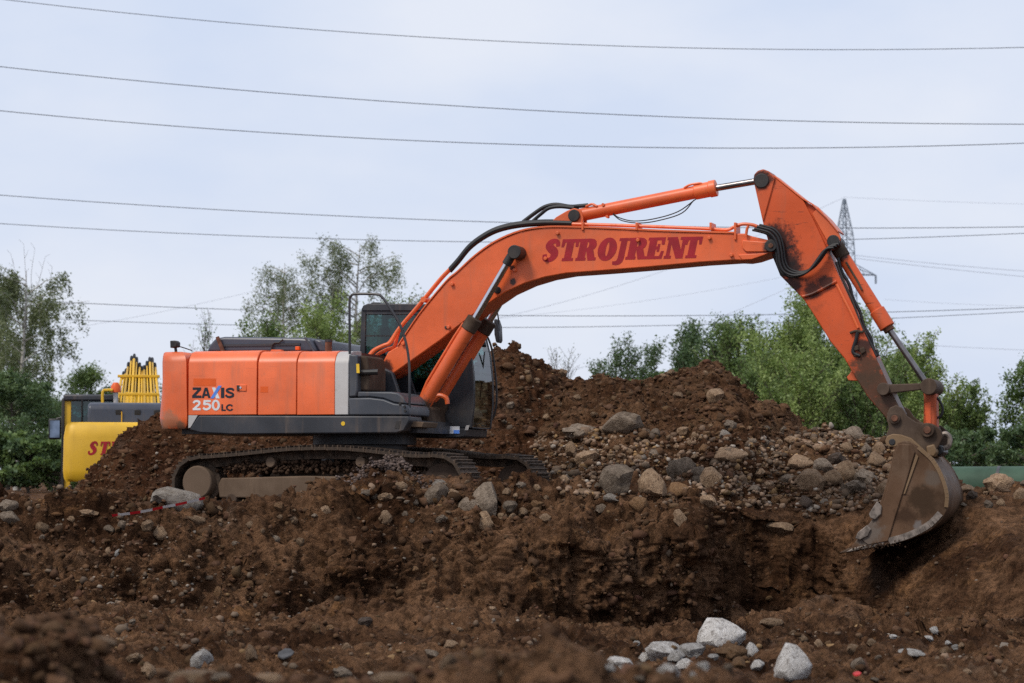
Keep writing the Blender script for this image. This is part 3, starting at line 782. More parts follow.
# --- cab
CN, CF = 0.36, 1.28
cab_out = [(357.6, 428), (359.6, 354), (361.2, 309), (363, 306), (368, 305), (440, 305.4), (452, 307), (459.5, 315), (466, 331), (471.2, 352), (473.8, 378), (474, 404), (471.4, 428)]
cab = pr('cab', [(357.6, 428), (358.6, 392), (420, 392), (446, 384), (462, 350), (463.6, 330), (459.5, 315), (466, 331), (471.2, 352), (473.8, 378), (474, 404), (471.4, 428)], CN, CN + 0.05, M['dark_paint'], bevel=0.008)
pr('lower_panel', [(357.6, 428), (358.8, 380), (412, 380), (448, 384), (452, 428)], CF - 0.05, CF, M['dark_paint'], cab, 0.006, ref=CN)
for c0, c1 in ((CN, CN + 0.07), (CF - 0.07, CF)):
    pr('pillar', [(357.8, 420), (361.2, 309), (363, 306), (366, 305.2), (365.6, 316), (363.8, 420)], c0 + 0.002, c1 - 0.002, M['dark_paint'], cab, 0.008, ref=CN)
    pr('pillar', [(452, 306.8), (459.5, 315), (466, 331), (471.2, 352), (473.8, 378), (474, 404), (471.4, 428), (466, 428), (468.5, 404), (468.3, 378), (465.5, 352), (460, 333), (453, 318)], c0 + 0.004, c1 - 0.004, M['dark_paint'], cab, 0.008, ref=CN)
    pr('roof_rail', [(364, 305.4), (440, 305.6), (453, 308.5), (456, 315), (449, 315), (366, 314.6)], c0 + 0.001, c1 - 0.001, M['dark_paint'], cab, 0.008, ref=CN)
pr('pillar', [(374.8, 314), (378.6, 314), (376, 384), (372.2, 384)], CF - 0.06, CF - 0.01, M['dark_paint'], cab, 0.006, ref=CN)
roof = pr('cab_roof', [(361.6, 309.2), (362.6, 305.6), (368, 303.4), (438, 303.8), (450, 305.6), (456, 309.5), (455, 311), (362, 311)], CN - 0.02, CF + 0.02, M['dark_paint'], cab, 0.02)
pr('roof_hatch', [(370, 303.6), (372, 302.2), (379, 302.2), (381, 303.8)], CN + 0.2, CF - 0.2, M['black'], cab, 0.01)
pr('floor', [(357.6, 428), (471.4, 428), (471, 424), (357.8, 424)], CN + 0.02, CF - 0.02, M['dark_paint'], cab, 0.0)
pr('window_bar', [(364.6, 335.2), (470, 335.2), (470, 336.6), (364.6, 336.6)], CN + 0.015, CN + 0.035, M['black'], cab, 0.0)
pr('window_pane', [(365, 315), (452, 315), (460, 333), (465.4, 352), (468, 372), (462, 384), (446, 388), (420, 392), (364.6, 392)], CN + 0.02, CN + 0.026, M['glass'], cab, 0.0)
pr('window_pane', [(365, 315), (452, 315), (460, 333), (465.4, 352), (468, 378), (448, 384), (364.6, 384)], CF - 0.03, CF - 0.024, M['glass'], cab, 0.0, ref=CN)
# front windscreen follows the curved front pillars
wf = [(452, 309), (459.5, 316), (465.6, 331), (470.8, 352), (473.4, 378), (473.5, 404), (471, 427)]
m = MB(); q = poly(wf, CN); n = len(q)
m.add([(x, CN + 0.06, z) for x, z in q] + [(x, CF - 0.06, z) for x, z in q], [(i, i + 1, n + i + 1, n + i) for i in range(n - 1)])
m.build('windscreen', M['glass'], cab)
m = MB(); q = poly([(361.6, 312), (359.4, 366)], CN)
m.add([(q[0][0], CN + .07, q[0][1]), (q[1][0], CN + .07, q[1][1]), (q[1][0], CF - .07, q[1][1]), (q[0][0], CF - .07, q[0][1])], [(0, 1, 2, 3)])
m.build('window_pane', M['glass'], cab)
pr('rear_panel', [(357.6, 428), (359.6, 366), (361, 366), (360, 428)], CN + 0.05, CF - 0.05, M['dark_paint'], cab, 0)
# seat and controls
m = MB(); q0 = P(392, 408, 0.86)
m.box(q0[0] - 0.25, q0[0] + 0.3, 0.62, 1.1, q0[1], q0[1] + 0.14); m.add(*(lambda b: (b.v, b.f))(MB().prism(poly([(380, 340), (386, 338), (394, 400), (384, 404)], 0.62), 0.64, 1.08)))
m.build('seat', M['seat'], cab, 0.03)
pr('headrest', [(379, 328), (385, 327), (386.5, 338), (380.5, 339)], 0.74, 0.98, M['seat'], cab, 0.02)
MB().tube([P3(446, 424, 0.86), P3(450, 390, 0.86), P3(447, 372, 0.86)], 0.03, 8).build('control_lever', M['black'], cab)
MB().box(P(430, 400, 0.5)[0] - .2, P(430, 400, 0.5)[0] + .12, 0.45, 0.6, P(430, 408, 0.5)[1], P(430, 378, 0.5)[1]).build('console', M['black'], cab, 0.02)
pr('cab_base', [(400, 426.6), (466, 428.4), (465, 436.6), (456, 437.8), (398, 437.2)], 0.30, CF, M['dark_paint'], exc, 0.015)
pr('base_sticker', [(444.5, 426.2), (459.5, 426.4), (459.5, 433.8), (444.5, 433.4)], 0.292, 0.298, M['white_print'], exc, 0)
pr('base_sticker', [(453.5, 430), (459.3, 430), (459.3, 433.6), (453.5, 433.4)], 0.287, 0.291, M['blue_print'], exc, 0)
pr('base_sticker', [(466, 425.6), (469.5, 425), (468, 430), (464.6, 430.2)], 0.292, 0.298, M['white_paint'], exc, 0)
MB().tube(smooth_path([P3(485.5, 332, CF + .06), P3(492, 350, CF + .06), P3(496, 380, CF + .06), P3(496.6, 400, CF + .06), P3(495, 412, CF + .06), P3(491, 421, CF + .06), P3(484, 424, CF + .06), P3(470, 424, CF + .06)], 5), 0.016, 8).build('front_rail', M['black'], cab)
MB().tube(smooth_path([P3(480, 331, CF), P3(487, 316.5, CF + .1), P3(496, 313, CF + .1), P3(498, 316, CF + .1), P3(499.4, 331, CF + .1)], 5), 0.011, 6).build('mirror_arm', M['black'], cab)
pr('mirror', [(493.6, 319.4), (496, 318.6), (498.4, 326), (499, 340), (497.6, 343.2), (495.6, 342), (494, 334)], CF + 0.05, CF + 0.24, M['dark_paint'], cab, 0.02)
MB().tube([P3(484.5, 352, CN + .5), P3(480, 400, CN + .5)], 0.01, 6).build('wiper', M['black'], cab)

# --- boom
BOOM = [(379.5, 368), (388, 352), (398, 346), (420, 313.5), (446, 282), (457, 272.5), (475, 256), (495, 242), (520, 231.4), (545, 227.4), (575, 227.4), (620, 229), (660, 231), (735, 233.4), (744, 233.4), (752, 236.2), (766, 239.4), (773, 240.6), (776.4, 244), (776, 249), (770, 253.2), (753, 259), (744, 260.6), (735, 260.2), (700, 262.4), (650, 267), (600, 271), (566, 273.4), (545, 277.2), (525, 283.2), (505, 292.4), (490, 302.6), (474, 314), (455, 328.5), (440, 340.5), (391, 375.2), (386, 378), (379, 376)]
boom = pr('boom', BOOM, BN, -BN, M['orange_boom'], exc, 0.016, ang=25)
# edge flange of the top plate, foot boss and nose boss
m = MB(); top = poly(smooth_path([(398, 346), (420, 313.5), (446, 282), (457, 272.5), (475, 256), (495, 242), (520, 231.4), (545, 227.4), (575, 227.4), (620, 229), (660, 231), (735, 233.2)], 4), BN)
for i in range(len(top) - 1):
    (x0, z0), (x1, z1) = top[i], top[i + 1]
    m.add([(x0, BN - .018, z0 - .004), (x1, BN - .018, z1 - .004), (x1, -BN + .018, z1 - .004), (x0, -BN + .018, z0 - .004), (x0, BN - .018, z0 + .02), (x1, BN - .018, z1 + .02), (x1, -BN + .018, z1 + .02), (x0, -BN + .018, z0 + .02)], [(0, 1, 2, 3), (4, 7, 6, 5), (0, 4, 5, 1), (3, 2, 6, 7)])
m.build('top_flange', M['orange'], boom)
nose = MB().prism(poly([(742, 240), (764, 241.6), (770, 240.4), (775.6, 243), (776.2, 248), (771, 251.6), (760, 252), (746, 252), (742, 248)], BN - .03), BN - .03, BN).build('nose_plate', M['orange_boom'], boom, 0.012)
MB().prism(poly([(738, 254.6), (768, 252.8), (764, 255.2), (752, 259.4), (742, 260)], BN - .02), BN - .02, BN).build('nose_plate', M['orange_boom'], boom, 0.01)
def pin(name, px, py, c0, c1, r, mat, parent, n=22): return MB().disc(*P(px, py, c0), c0, c1, r, n).build(name, mat, parent, 0.008)
pin('pin_boss', 770.6, 245.6, BN - 0.06, BN, 0.085, M['black'], boom)
pin('pin', 770.6, 245.6, BN - 0.075, BN - 0.05, 0.035, M['rust'], boom)
pin('pin_boss', 514, 251.8, -0.56, BN, 0.098, M['black'], boom)
pin('pin_boss', 497.2, 290, BN - 0.03, BN, 0.05, M['black'], boom)
for a, b in ((451.5, 284), (402.5, 343.6), (448, 327), (514, 270), (557, 233), (637.5, 240), (709, 237.8), (545, 258.4), (731, 255)):
    pin('bracket_stub', a, b, BN - 0.045, BN, 0.028, M['orange_boom'], boom, 10)
pin('grease_nipple', 445.8, 327.4, BN - 0.02, BN, 0.024, M['black'], boom, 8)
# word on the boom
word = [('S', 542.6), ('T', 559.0), ('R', 575.6), ('O', 596.4), ('J', 613.0), ('R', 625.6), ('E', 645.2), ('N', 664.0), ('T', 682.4)]
wm = MB()
for k, (ch, x0) in enumerate(word):
    by = 261.2 - (x0 - 542) * 0.0235; hh = 21.2 - (x0 - 542) * 0.004
    sx = 18.5 if ch == 'J' else 22.0
    g = glyph_mesh([fat(SLAB[ch], 0.028)], lambda gx, gy: P(x0 + sx * gx + 4.3 * gy, by - hh * gy - sx * gx * 0.0235, BN), BN, 0.003 + 0.0004 * (k % 2))
    wm.add(g.v, g.f)
wm.build('lettering', M['maroon'], boom, smooth=False)
# pipes and hoses along the boom's back
c1, c2 = BN + 0.05, BN + 0.13
pipe_pts = [(369.6, 356.4), (375, 350), (384, 345.4), (391, 342), (400, 329), (420, 305.4), (440, 281), (450, 270.5)]
for i, (c, dx, dy) in enumerate(((c1, 0, 0), (c2, 3.5, 4.0), (c2 + 0.09, -1.5, 0.5))):
    pp = [(a + dx * (1 if a < 400 else 0.1), b + dy * (1 if a < 400 else 0.1)) for a, b in pipe_pts]
    MB().tube(smooth_path([P3(a, b - 1.5 * (a > 395), c) for a, b in pp], 5), 0.028, 8).build('hydraulic_pipe', M['orange'], boom)
MB().disc(*P(423.5, 299.6, BN), BN - .02, BN + .2, 0.04, 12).build('pipe_clamp', M['orange'], boom)
hose1 = [(450, 270), (458, 261), (470, 246.5), (485, 235.5), (500, 228.6), (520, 224.4), (545, 222.6), (572, 223.2)]
for c, dy in ((c1, 0), (c2, 1.2), (c2 + .1, -1.0)):
    MB().tube(smooth_path([P3(a, b + dy, c) for a, b in hose1], 5), 0.033, 8).build('hose', M['rubber'], boom)
MB().tube(smooth_path([P3(523, 222, 0.05), P3(535, 213, 0.05), P3(545, 206.8, 0.05), P3(556, 204.6, 0.05), P3(570, 206.6, 0.05), P3(580, 206, 0.0), P3(588, 205.2, 0.0)], 5), 0.03, 8).build('hose', M['rubber'], boom)
MB().tube(smooth_path([P3(533, 221, -0.05), P3(541, 214, -0.05), P3(549, 208.2, -0.05), P3(560, 206.6, -0.05), P3(574, 208, -0.05)], 5), 0.026, 8).build('hose', M['rubber'], boom)
for c, r_ in ((c1, 0.024), (c2 + .03, 0.024)):
    MB().tube(smooth_path([P3(572, 224, c), P3(620, 225.4, c), P3(700, 228.4, c), P3(726, 229.8, c), P3(734, 227, c), P3(742, 224.2, c), P3(752, 224.8, c), P3(759, 227.2, c)], 5), r_, 8).build('hydraulic_pipe', M['orange'], boom)
for a in (583, 637, 711, 735.5):
    m = MB(); xa, za = P(a, 230.4 if a < 730 else 240, BN); xb, zb2 = P(a, 222.6, BN)
    m.box(xa - .016, xa + .016, BN - .03, BN + .24, za, zb2); m.build('pipe_clamp', M['orange'], boom, 0.006)
MB().tube(smooth_path([P3(746, 236, BN - .04), P3(747, 229, BN - .04), P3(748.5, 226, BN - .04)], 4), 0.02, 8).build('pipe_bracket', M['orange'], boom)
arm_hose = [(757, 226.6), (764, 228.2), (772, 231), (778, 238), (781, 250), (782.6, 262), (787, 270), (797, 273.6), (808, 271), (816, 264), (824, 253), (829, 247), (836, 245.6)]
for c, dx, dy, r_ in ((-0.33, 0, 0, .02), (-0.37, -2.6, 2.0, .018), (-0.28, 2.4, -1.6, .018), (-0.31, -4.6, 3.4, .016)):
    MB().tube(smooth_path([P3(a + dx, b + dy, c) for a, b in arm_hose], 5), r_, 8).build('hose', M['rubber'], boom)
# --- boom cylinders, one each side
for side, c in ((0, -0.42), (1, 0.42)):
    if side == 0: g0, g1, r0 = (421.5, 407), (470.5, 326), (513.4, 252.6)
    else: g0, g1, r0 = (437.5, 407), (485, 328.5), (527, 254.5)
    a, b, t = Vector(P3(*g0, c)), Vector(P3(*g1, c)), Vector(P3(*r0, c))
    d = (b - a).normalized()
    bc = MB().cyl(a, b, 0.097, 24).build('boom_cylinder', M['orange_cyl'], exc, 0.01)
    MB().cyl(b - d * 0.07, b + d * 0.13, 0.112, 24).build('gland', M['cast'], bc, 0.012)
    MB().cyl(b + d * 0.1, t, 0.05, 18).build('rod', M['chrome'], bc)
    MB().cyl(t - d * 0.2, t - d * 0.05, 0.066, 14).build('rod_eye', M['black'], bc, 0.01)
    MB().cyl(a - d * 0.12, a + d * 0.06, 0.118, 20).build('clevis', M['cast'], bc, 0.02)
    m = MB(); s_ = Vector((-0.06, -0.07 if side == 0 else 0.0, 0.05)); off = Vector((-d.z, 0, d.x)) * 0.125
    m.tube([a + off * 0.7 + d * 0.1, a + off + d * 0.35, b + off - d * 0.25, b + off * 0.9 - d * 0.02], 0.019, 8); m.build('feed_pipe', M['orange'], bc)
pr('foot_bracket', [(411, 427), (414, 411), (420, 405), (428, 408), (430, 426)], -0.36, 0.36, M['cast'], exc, 0.03)
pr('foot_bracket', [(430, 424), (430, 410), (440, 397), (447, 400), (446.5, 408), (440, 421), (434, 425)], 0.30, 0.42, M['cast'], exc, 0.03)
MB().tube(smooth_path([P3(426, 415, 0.0), P3(430, 404, 0.0), P3(438, 395.6, 0.0), P3(446, 398, 0.0), P3(447.5, 404, 0.0)], 4), 0.035, 8).build('feed_pipe', M['orange'], exc)
pr('swing_frame', [(368, 432), (370, 376), (380, 366), (392, 372), (400, 396), (420, 418), (420, 432)], -0.42, -0.32, M['dark_paint'], exc, 0.02)
pr('swing_frame', [(368, 432), (370, 376), (380, 366), (392, 372), (400, 396), (420, 418), (420, 432)], 0.30, 0.34, M['dark_paint'], exc, 0.02, ref=-0.42)

# --- arm cylinder
pr('cylinder_bracket', [(546, 226.6), (556, 217), (567, 210.6), (574, 208), (581, 210), (583, 217), (583, 227)], -0.11, -0.06, M['orange'], boom, 0.01)
pr('cylinder_bracket', [(546, 226.6), (556, 217), (567, 210.6), (574, 208), (581, 210), (583, 217), (583, 227)], 0.06, 0.11, M['orange'], boom, 0.01, ref=-0.11)
pin('pin_boss', 573.6, 215.4, -0.15, 0.13, 0.085, M['black'], boom)
a, b, t = Vector(P3(576, 216, 0)), Vector(P3(713, 188.6, 0)), Vector(P3(761, 180.4, 0))
d = (b - a).normalized()
ac = MB().cyl(a, b, 0.092, 24).build('arm_cylinder', M['orange_cyl'], exc, 0.01)
MB().cyl(b - d * 0.26, b - d * 0.04, 0.108, 24).build('gland', M['orange'], ac, 0.012)
MB().cyl(b - d * 0.05, b + d * 0.05, 0.118, 24).build('gland_flange', M['orange'], ac, 0.01)
MB().cyl(b, t, 0.046, 18).build('rod', M['rod_dark'], ac)
MB().cyl(a - d * 0.02, a + d * 0.06, 0.105, 20).build('clevis', M['black'], ac, 0.01)
MB().tube(smooth_path([P3(684, 188, -.06), P3(690, 184.8, -.07), P3(698, 183.4, -.07), P3(702, 183.6, -.06)], 4), 0.016, 8).build('feed_pipe', M['orange'], ac)
MB().tube(smooth_path([P3(586, 206.6, -.05), P3(592, 204.2, -.07), P3(597, 206.4, -.08)], 4), 0.018, 8).build('feed_pipe', M['orange'], ac)
for q in ([(613, 213.8), (620, 218), (634, 221), (655, 218.6), (678, 211.6), (696, 199)], [(613, 214.4), (622, 220.6), (640, 223), (660, 220.2), (682, 213), (694, 200)]):
    MB().tube(smooth_path([P3(x, y, -0.05) for x, y in q], 5), 0.0085, 6).build('thin_hose', M['rubber'], ac)
for q in ((603, 204.6), (607, 216.5)): MB().disc(*P(*q, -.09), -.1, -.02, 0.022, 8).build('port', M['orange'], ac)

# --- arm
ARM = [(753.2, 180), (754, 174.4), (757.6, 170.6), (763, 169), (768.4, 171), (775, 177), (790, 189.6), (803, 200), (813, 219), (826, 247), (836.6, 271), (845, 289), (853, 306), (862.4, 329), (870.6, 346), (888, 384), (897, 403), (903, 414), (899, 423), (893, 425), (887.6, 420), (868.4, 398), (858, 382), (844, 358), (830, 341), (812, 312), (803, 298.6), (793, 288.6), (780, 275.4), (773, 258), (763.4, 225)]
arm = pr('arm', ARM, AN, -AN, M['orange_arm'], exc, 0.014, ang=25)
def edge_strip(pts, w, name, mat, c, th, parent):
    q = poly(smooth_path(pts, 4), c); m = MB()
    for i in range(len(q) - 1):
        (x0, z0), (x1, z1) = q[i], q[i + 1]
        l = math.hypot(x1 - x0, z1 - z0) or 1; nx, nz = (z1 - z0) / l * w, -(x1 - x0) / l * w
        v = [(x0, c - th, z0), (x1, c - th, z1), (x1 - nx, c - th, z1 - nz), (x0 - nx, c - th, z0 - nz)]
        m.add(v + [(a_, c, b_) for a_, _, b_ in v], [(0, 1, 2, 3), (4, 7, 6, 5), (0, 4, 5, 1), (3, 2, 6, 7)])
    return m.build(name, mat, parent)
MB().prism(poly([(753.8, 179), (757.6, 171.6), (763, 169.8), (768, 172), (775, 178), (763, 222)], AN - .025), AN - .025, AN).build('ear_plate', M['orange_arm'], arm, 0.01)
MB().prism(poly([(753.8, 179), (757.6, 171.6), (763, 169.8), (768, 172), (775, 178), (763, 222)], AN - .025), -AN, -AN + .025).build('ear_plate', M['orange_arm'], arm, 0.01)
# the bucket cylinder's bracket on the arm's back: two triangular plates
BRK = [(803, 200), (812, 205), (826, 218.6), (838, 232.4), (841, 238), (840.6, 246), (835.4, 250.4), (828, 250), (818, 232)]
for c0, c1_ in ((AN + 0.06, AN + 0.10), (-AN - 0.10, -AN - 0.06)):
    MB().prism(poly(BRK, c0), c0, c1_).build('cylinder_bracket', M['orange_arm'], arm, 0.01)
m = MB(); q = poly([(775, 177), (803, 199.4), (813, 205.4), (827, 218.6), (839, 233)], AN + .06)
for i in range(len(q) - 1):
    (x0, z0), (x1, z1) = q[i], q[i + 1]
    m.add([(x0, AN - .012, z0), (x1, AN - .012, z1), (x1, -AN + .012, z1), (x0, -AN + .012, z0), (x0, AN - .012, z0 + .02), (x1, AN - .012, z1 + .02), (x1, -AN + .012, z1 + .02), (x0, -AN + .012, z0 + .02)], [(0, 1, 2, 3), (4, 7, 6, 5), (0, 4, 5, 1), (3, 2, 6, 7)])
m.build('back_plate', M['orange'], arm)
MB().prism(poly([(818, 207), (827, 218.6), (839, 233), (841, 238), (838, 246), (830, 247), (812, 214)], AN + .02), AN + .02, AN + .045).build('bracket_plate', M['orange'], arm, 0.01)
pin('pin_boss', 833, 241, AN - 0.02, -AN + .04, 0.085, M['black'], arm)
pin('pin_boss', 761.4, 180.6, AN - 0.05, -AN + .05, 0.10, M['black'], arm)
pin('pin_boss', 883, 389, AN - 0.14, -AN + .14, 0.085, M['cast'], arm)
pin('pin_boss', 894, 419, AN - 0.10, -AN + .10, 0.10, M['cast'], arm)
MB().prism(poly([(852, 368), (856.4, 374), (858.6, 381), (848.4, 380.4), (846.6, 377), (850, 373.4)], -.05), -.05, .02).build('lifting_lug', M['orange'], arm, 0.008)
for q, r_, mt in (([(802.5, 296.5), (812, 294), (824, 288), (836.5, 281.2)], 0.022, 'orange_arm'), ([(836.6, 284), (843, 297), (852, 315), (858, 328)], 0.02, 'orange'), ([(858, 330), (856, 340), (853, 352), (860, 356)], 0.026, 'rubber')):
    MB().tube(smooth_path([P3(x, y, AN - .02) for x, y in q], 5), r_, 8).build('arm_pipe', M[mt], arm)
MB().tube(smooth_path([P3(x, y, AN + .1) for x, y in [(838, 258), (842, 272), (849, 284), (853, 298), (860, 312), (864, 326), (871, 338), (873, 348), (878, 356), (876, 350)]], 5), 0.022, 8).build('hose', M['rubber'], arm)
MB().tube(smooth_path([P3(x, y, AN + .03) for x, y in [(836, 262), (843, 280), (852, 300), (860, 322), (868, 338), (876, 356)]], 5), 0.018, 8).build('hose', M['black'], arm)
for q_ in ([(853, 346), (858, 345), (859, 350), (854, 351)], [(859, 348.6), (864, 347), (865.6, 352), (861, 354.6)], [(852.6, 353), (857, 352.4), (858.4, 356.6), (854, 357)]):
    MB().prism(poly(q_, AN - .04), AN - .04, AN).build('valve_block', M['cast'], arm, 0.012)
MB().tube(smooth_path([P3(x, y, AN - .03) for x, y in [(850, 333), (856, 331), (862, 332), (864, 330)]], 4), 0.018, 8).build('arm_pipe', M['cast'], arm)
# --- bucket cylinder
a, b, t = Vector(P3(834, 242, 0)), Vector(P3(884.5, 322.5, 0)), Vector(P3(928, 386, 0))
d = (b - a).normalized()
kc = MB().cyl(a + d * .1, b, 0.088, 24).build('bucket_cylinder', M['orange_arm'], exc, 0.01)
MB().cyl(b - d * .2, b + d * .08, 0.108, 24).build('gland', M['orange_arm'], kc, 0.012)
MB().cyl(b + d * .07, b + d * .14, 0.075, 16).build('gland_flange', M['rust'], kc, 0.012)
MB().cyl(a, a + d * .26, 0.10, 16).build('clevis', M['cast'], kc, 0.02)
MB().cyl(b, t, 0.042, 16).build('rod', M['rod_dark'], kc)
MB().tube([P3(846, 262, -.1), P3(858, 282, -.1), P3(862, 290, -.1)], 0.016, 6).build('feed_pipe', M['cast'], kc)
# --- links
for c in (AN - 0.10, -AN + 0.04):
    MB().prism(poly([(881, 383.6), (886, 384.4), (926, 383), (929, 389), (886, 394), (880, 394)], c), c, c + .055).build('link_arm', M['cast'], exc, 0.015)
pin('link_pin', 928.4, 386.4, AN - .14, -AN + .14, 0.11, M['cast'], exc)
M['link_paint'] = paint('worn_link', (0.4, 0.075, 0.026), 0.6, 1.0, (0.07, 0.038, 0.022), dscale=7.0, wear=0.5, scratch=0.9, spec=0.2)
lk = MB().prism(poly([(922.6, 384), (934, 384), (936, 395), (936.6, 428), (930, 436), (923, 430), (923.6, 398)], -.13), -.13, .13).build('bucket_link', M['link_paint'], exc, 0.03)
MB().prism(poly([(924.4, 403), (930.6, 402), (931.2, 424), (926, 425)], -.14), -.14, -.12).build('link_patch', M['orange_arm'], lk, 0.006)
MB().tube(smooth_path([P3(934, 396, -.05), P3(939, 400, -.05), P3(942.6, 408, -.05), P3(941, 416, -.05), P3(937, 418, -.05)], 4), 0.018, 8).build('hose', M['rubber'], lk)
# --- bucket with ears, shell, side plates, cutters and teeth
W = 0.78
SHELL = [(905, 441), (918, 449), (932, 462), (941, 477), (946.4, 493), (946.4, 508), (941, 519), (930, 529), (908, 538.6), (882, 544.6), (852, 549.4)]
SIDE = [(904, 440.6), (911, 442.4), (920, 449), (932.6, 461), (942, 476.6), (947.6, 493), (947.4, 509), (942, 520.4), (930.6, 530.4), (908, 540), (882, 545.8), (858, 549.8), (850, 551.4), (852, 545.6), (862, 533), (874, 517), (882, 498), (888.4, 476), (893.6, 452), (898, 443)]
bucket = pr('bucket', SIDE, -W, -W + 0.035, M['bucket'], exc, 0.01)
q = poly(SIDE, -W)
MB().prism(q, W - 0.035, W).build('side_plate', M['bucket'], bucket, 0.01)
q = poly(smooth_path(SHELL, 4), -W); m = MB()
inner = []
for i, (x, z) in enumerate(q):
    x0, z0 = q[max(i - 1, 0)]; x1, z1 = q[min(i + 1, len(q) - 1)]
    l = math.hypot(x1 - x0, z1 - z0); inner.append((x + (z1 - z0) / l * 0.03, z - (x1 - x0) / l * 0.03))
n = len(q)
v = [(x, y, z) for y in (-W + .03, W - .03) for x, z in q] + [(x, y, z) for y in (-W + .03, W - .03) for x, z in inner]
f = []
for i in range(n - 1):
    f += [(i, i + 1, n + i + 1, n + i), (2*n + i, 3*n + i, 3*n + i + 1, 2*n + i + 1)]
f += [(0, n, 3*n, 2*n), (n - 1, 3*n - 1, 4*n - 1, 2*n - 1)]
m.add(v, f); m.build('shell', M['bucket'], bucket, ang=40)
# pale worn border along the curved edge, and reinforcing strips on the side
edge_strip([(917, 448.6), (931, 461.4), (940, 477), (945, 494), (944.4, 507)], 0.05, 'wear_strip', M['ochre_steel'], -W, 0.02, bucket)
edge_strip([(938, 511), (927, 522), (908, 532), (888, 538)], 0.085, 'wear_strip', M['polished'], -W, 0.016, bucket)
pr('reinforcement', [(899, 444), (911, 444.6), (915, 452), (906, 482), (896, 514), (888, 541), (868, 545), (862, 540), (880, 514), (890, 478), (895, 452)], -W - 0.022, -W, M['bucket'], bucket, 0.008)
pr('reinforcement_edge', [(916, 454), (918.4, 456.6), (905, 494), (903.4, 494)], -W - 0.018, -W, M['ochre_steel'], bucket, 0.003)
for y0, y1 in ((-W - .05, -W - .02), (W + .004, W + .03)):
    pr('side_cutter', [(877, 501), (881.6, 506), (881, 514), (875, 520), (870, 518), (868.6, 514)], -W - 0.05, -W - .02, M['polished'], bucket, 0.01) if y0 < 0 else None
    pr('side_cutter', [(867, 525), (871, 529), (868, 536), (860, 540), (855, 538.4), (858, 532)], -W - 0.05, -W - .02, M['polished'], bucket, 0.01) if y0 < 0 else None
lip = MB().prism(poly([(884, 540), (884, 545.4), (850, 551.6), (846, 552), (852, 548.4)], -W - .01), -W - .01, W + .01).build('cutting_edge', M['polished'], bucket, 0.008)
for k in range(5):
    y = -W + 0.02 + k * (2 * W - 0.16) / 4
    MB().prism(poly([(862, 544.4), (862, 549.6), (848, 552.6), (838.6, 553), (848, 548.2)], -W), y, y + 0.12).build('tooth', M['cast'], bucket, 0.012)
EAR = [(887, 413), (890, 407.6), (896, 405), (902, 408), (907, 416), (916, 422), (925, 423.6), (934, 424.4), (941, 430), (943, 437), (939, 446), (934, 452.6), (926, 454), (914, 447), (903, 441), (888, 440), (885.6, 436), (888.6, 428)]
for c0, c1_ in ((-0.33, -0.28), (0.28, 0.33)):
    pr('ear', EAR, c0, c1_, M['cast'], bucket, 0.012) if c0 < 0 else MB().prism(poly(EAR, -0.33), c0, c1_).build('ear', M['cast'], bucket, 0.012)
pr('ear_base', [(885, 441), (887, 436), (893, 433.8), (901, 434.6), (911, 438), (920, 446), (934, 459), (946, 478), (951, 498), (948, 498), (941, 478), (930, 463), (915, 450), (906, 444.4), (899, 444), (896, 447), (889, 447), (886, 445)], -0.40, -0.34, M['ochre_steel'], bucket, 0.01)
MB().prism(poly([(905, 440), (920, 446), (934, 459), (946, 478), (951, 498), (948, 498), (941, 478), (930, 463), (915, 450)], -0.40), 0.3, 0.36).build('ear_base', M['ochre_steel'], bucket, 0.01)
pin('ear_hole', 892, 442, -0.41, -0.39, 0.045, M['black'], bucket, 14)
pin('ear_pin', 894.4, 418.4, -0.38, 0.38, 0.075, M['cast'], bucket)
pin('ear_pin', 927, 430, -0.40, 0.40, 0.095, M['cast'], bucket)
pin('pin_cap', 927, 430, -0.42, -0.39, 0.05, M['rust'], bucket)
pin('pin_cap', 894.4, 418.4, -0.40, -0.37, 0.045, M['rust'], bucket)
pr('hitch_block', [(926, 446), (934, 444), (937, 452), (934, 457.4), (927, 455)], -0.38, 0.3, M['ochre_steel'], bucket, 0.02)
pr('hitch_lock', [(934, 444), (942, 446), (943.6, 453), (938, 457), (935, 452)], -0.2, 0.3, M['black'], bucket, 0.02)
hk = [(944, 448.6), (948.4, 446.4), (950, 441), (949, 436), (945, 433.6), (941, 435.6)]
MB().tube(smooth_path([P3(x, y, -.1) for x, y in hk], 4), [0.034] * 21, 8).build('lifting_hook', M['polished'], bucket)

# --- undercarriage, turned a little more towards the camera than the upper structure
UY = R(-4.5)
TR = 0.385; XF, XB, ZC = 1.86, -1.88, 0.42
def track_path():
    """closed outer line of the shoes (x, z), starting at the bottom rear, resampled evenly"""
    pts = [(XB, 0.02)] + [(XB + (XF - XB) * k / 10, 0.02) for k in range(1, 11)]
    pts += [(XF + TR * math.sin(a), ZC - (TR + .015) * math.cos(a)) for a in np.linspace(0.15, math.pi - 0.1, 10)]
    pts += [(1.4, 0.83), (0.9, 0.885), (0.4, 0.925), (-0.2, 0.93), (-0.7, 0.90), (-1.2, 0.855)]
    pts += [(XB - TR * math.sin(a), ZC + TR * math.cos(a)) for a in np.linspace(0.12, math.pi - 0.15, 10)]
    pts.append(pts[0])
    q = np.array(smooth_path(pts, 6)); s = np.concatenate([[0], np.cumsum(np.linalg.norm(np.diff(q, axis=0), axis=1))])
    n = 50; u = np.linspace(0, s[-1], n + 1)[:-1]
    return [(np.interp(a, s, q[:, 0]), np.interp(a, s, q[:, 1])) for a in u], s[-1] / n
TP, pitch = track_path()
shoe = MB(); L = pitch * 0.5 - 0.004
shoe.box(-L, L, -0.3, 0.3, -0.045, 0.0)
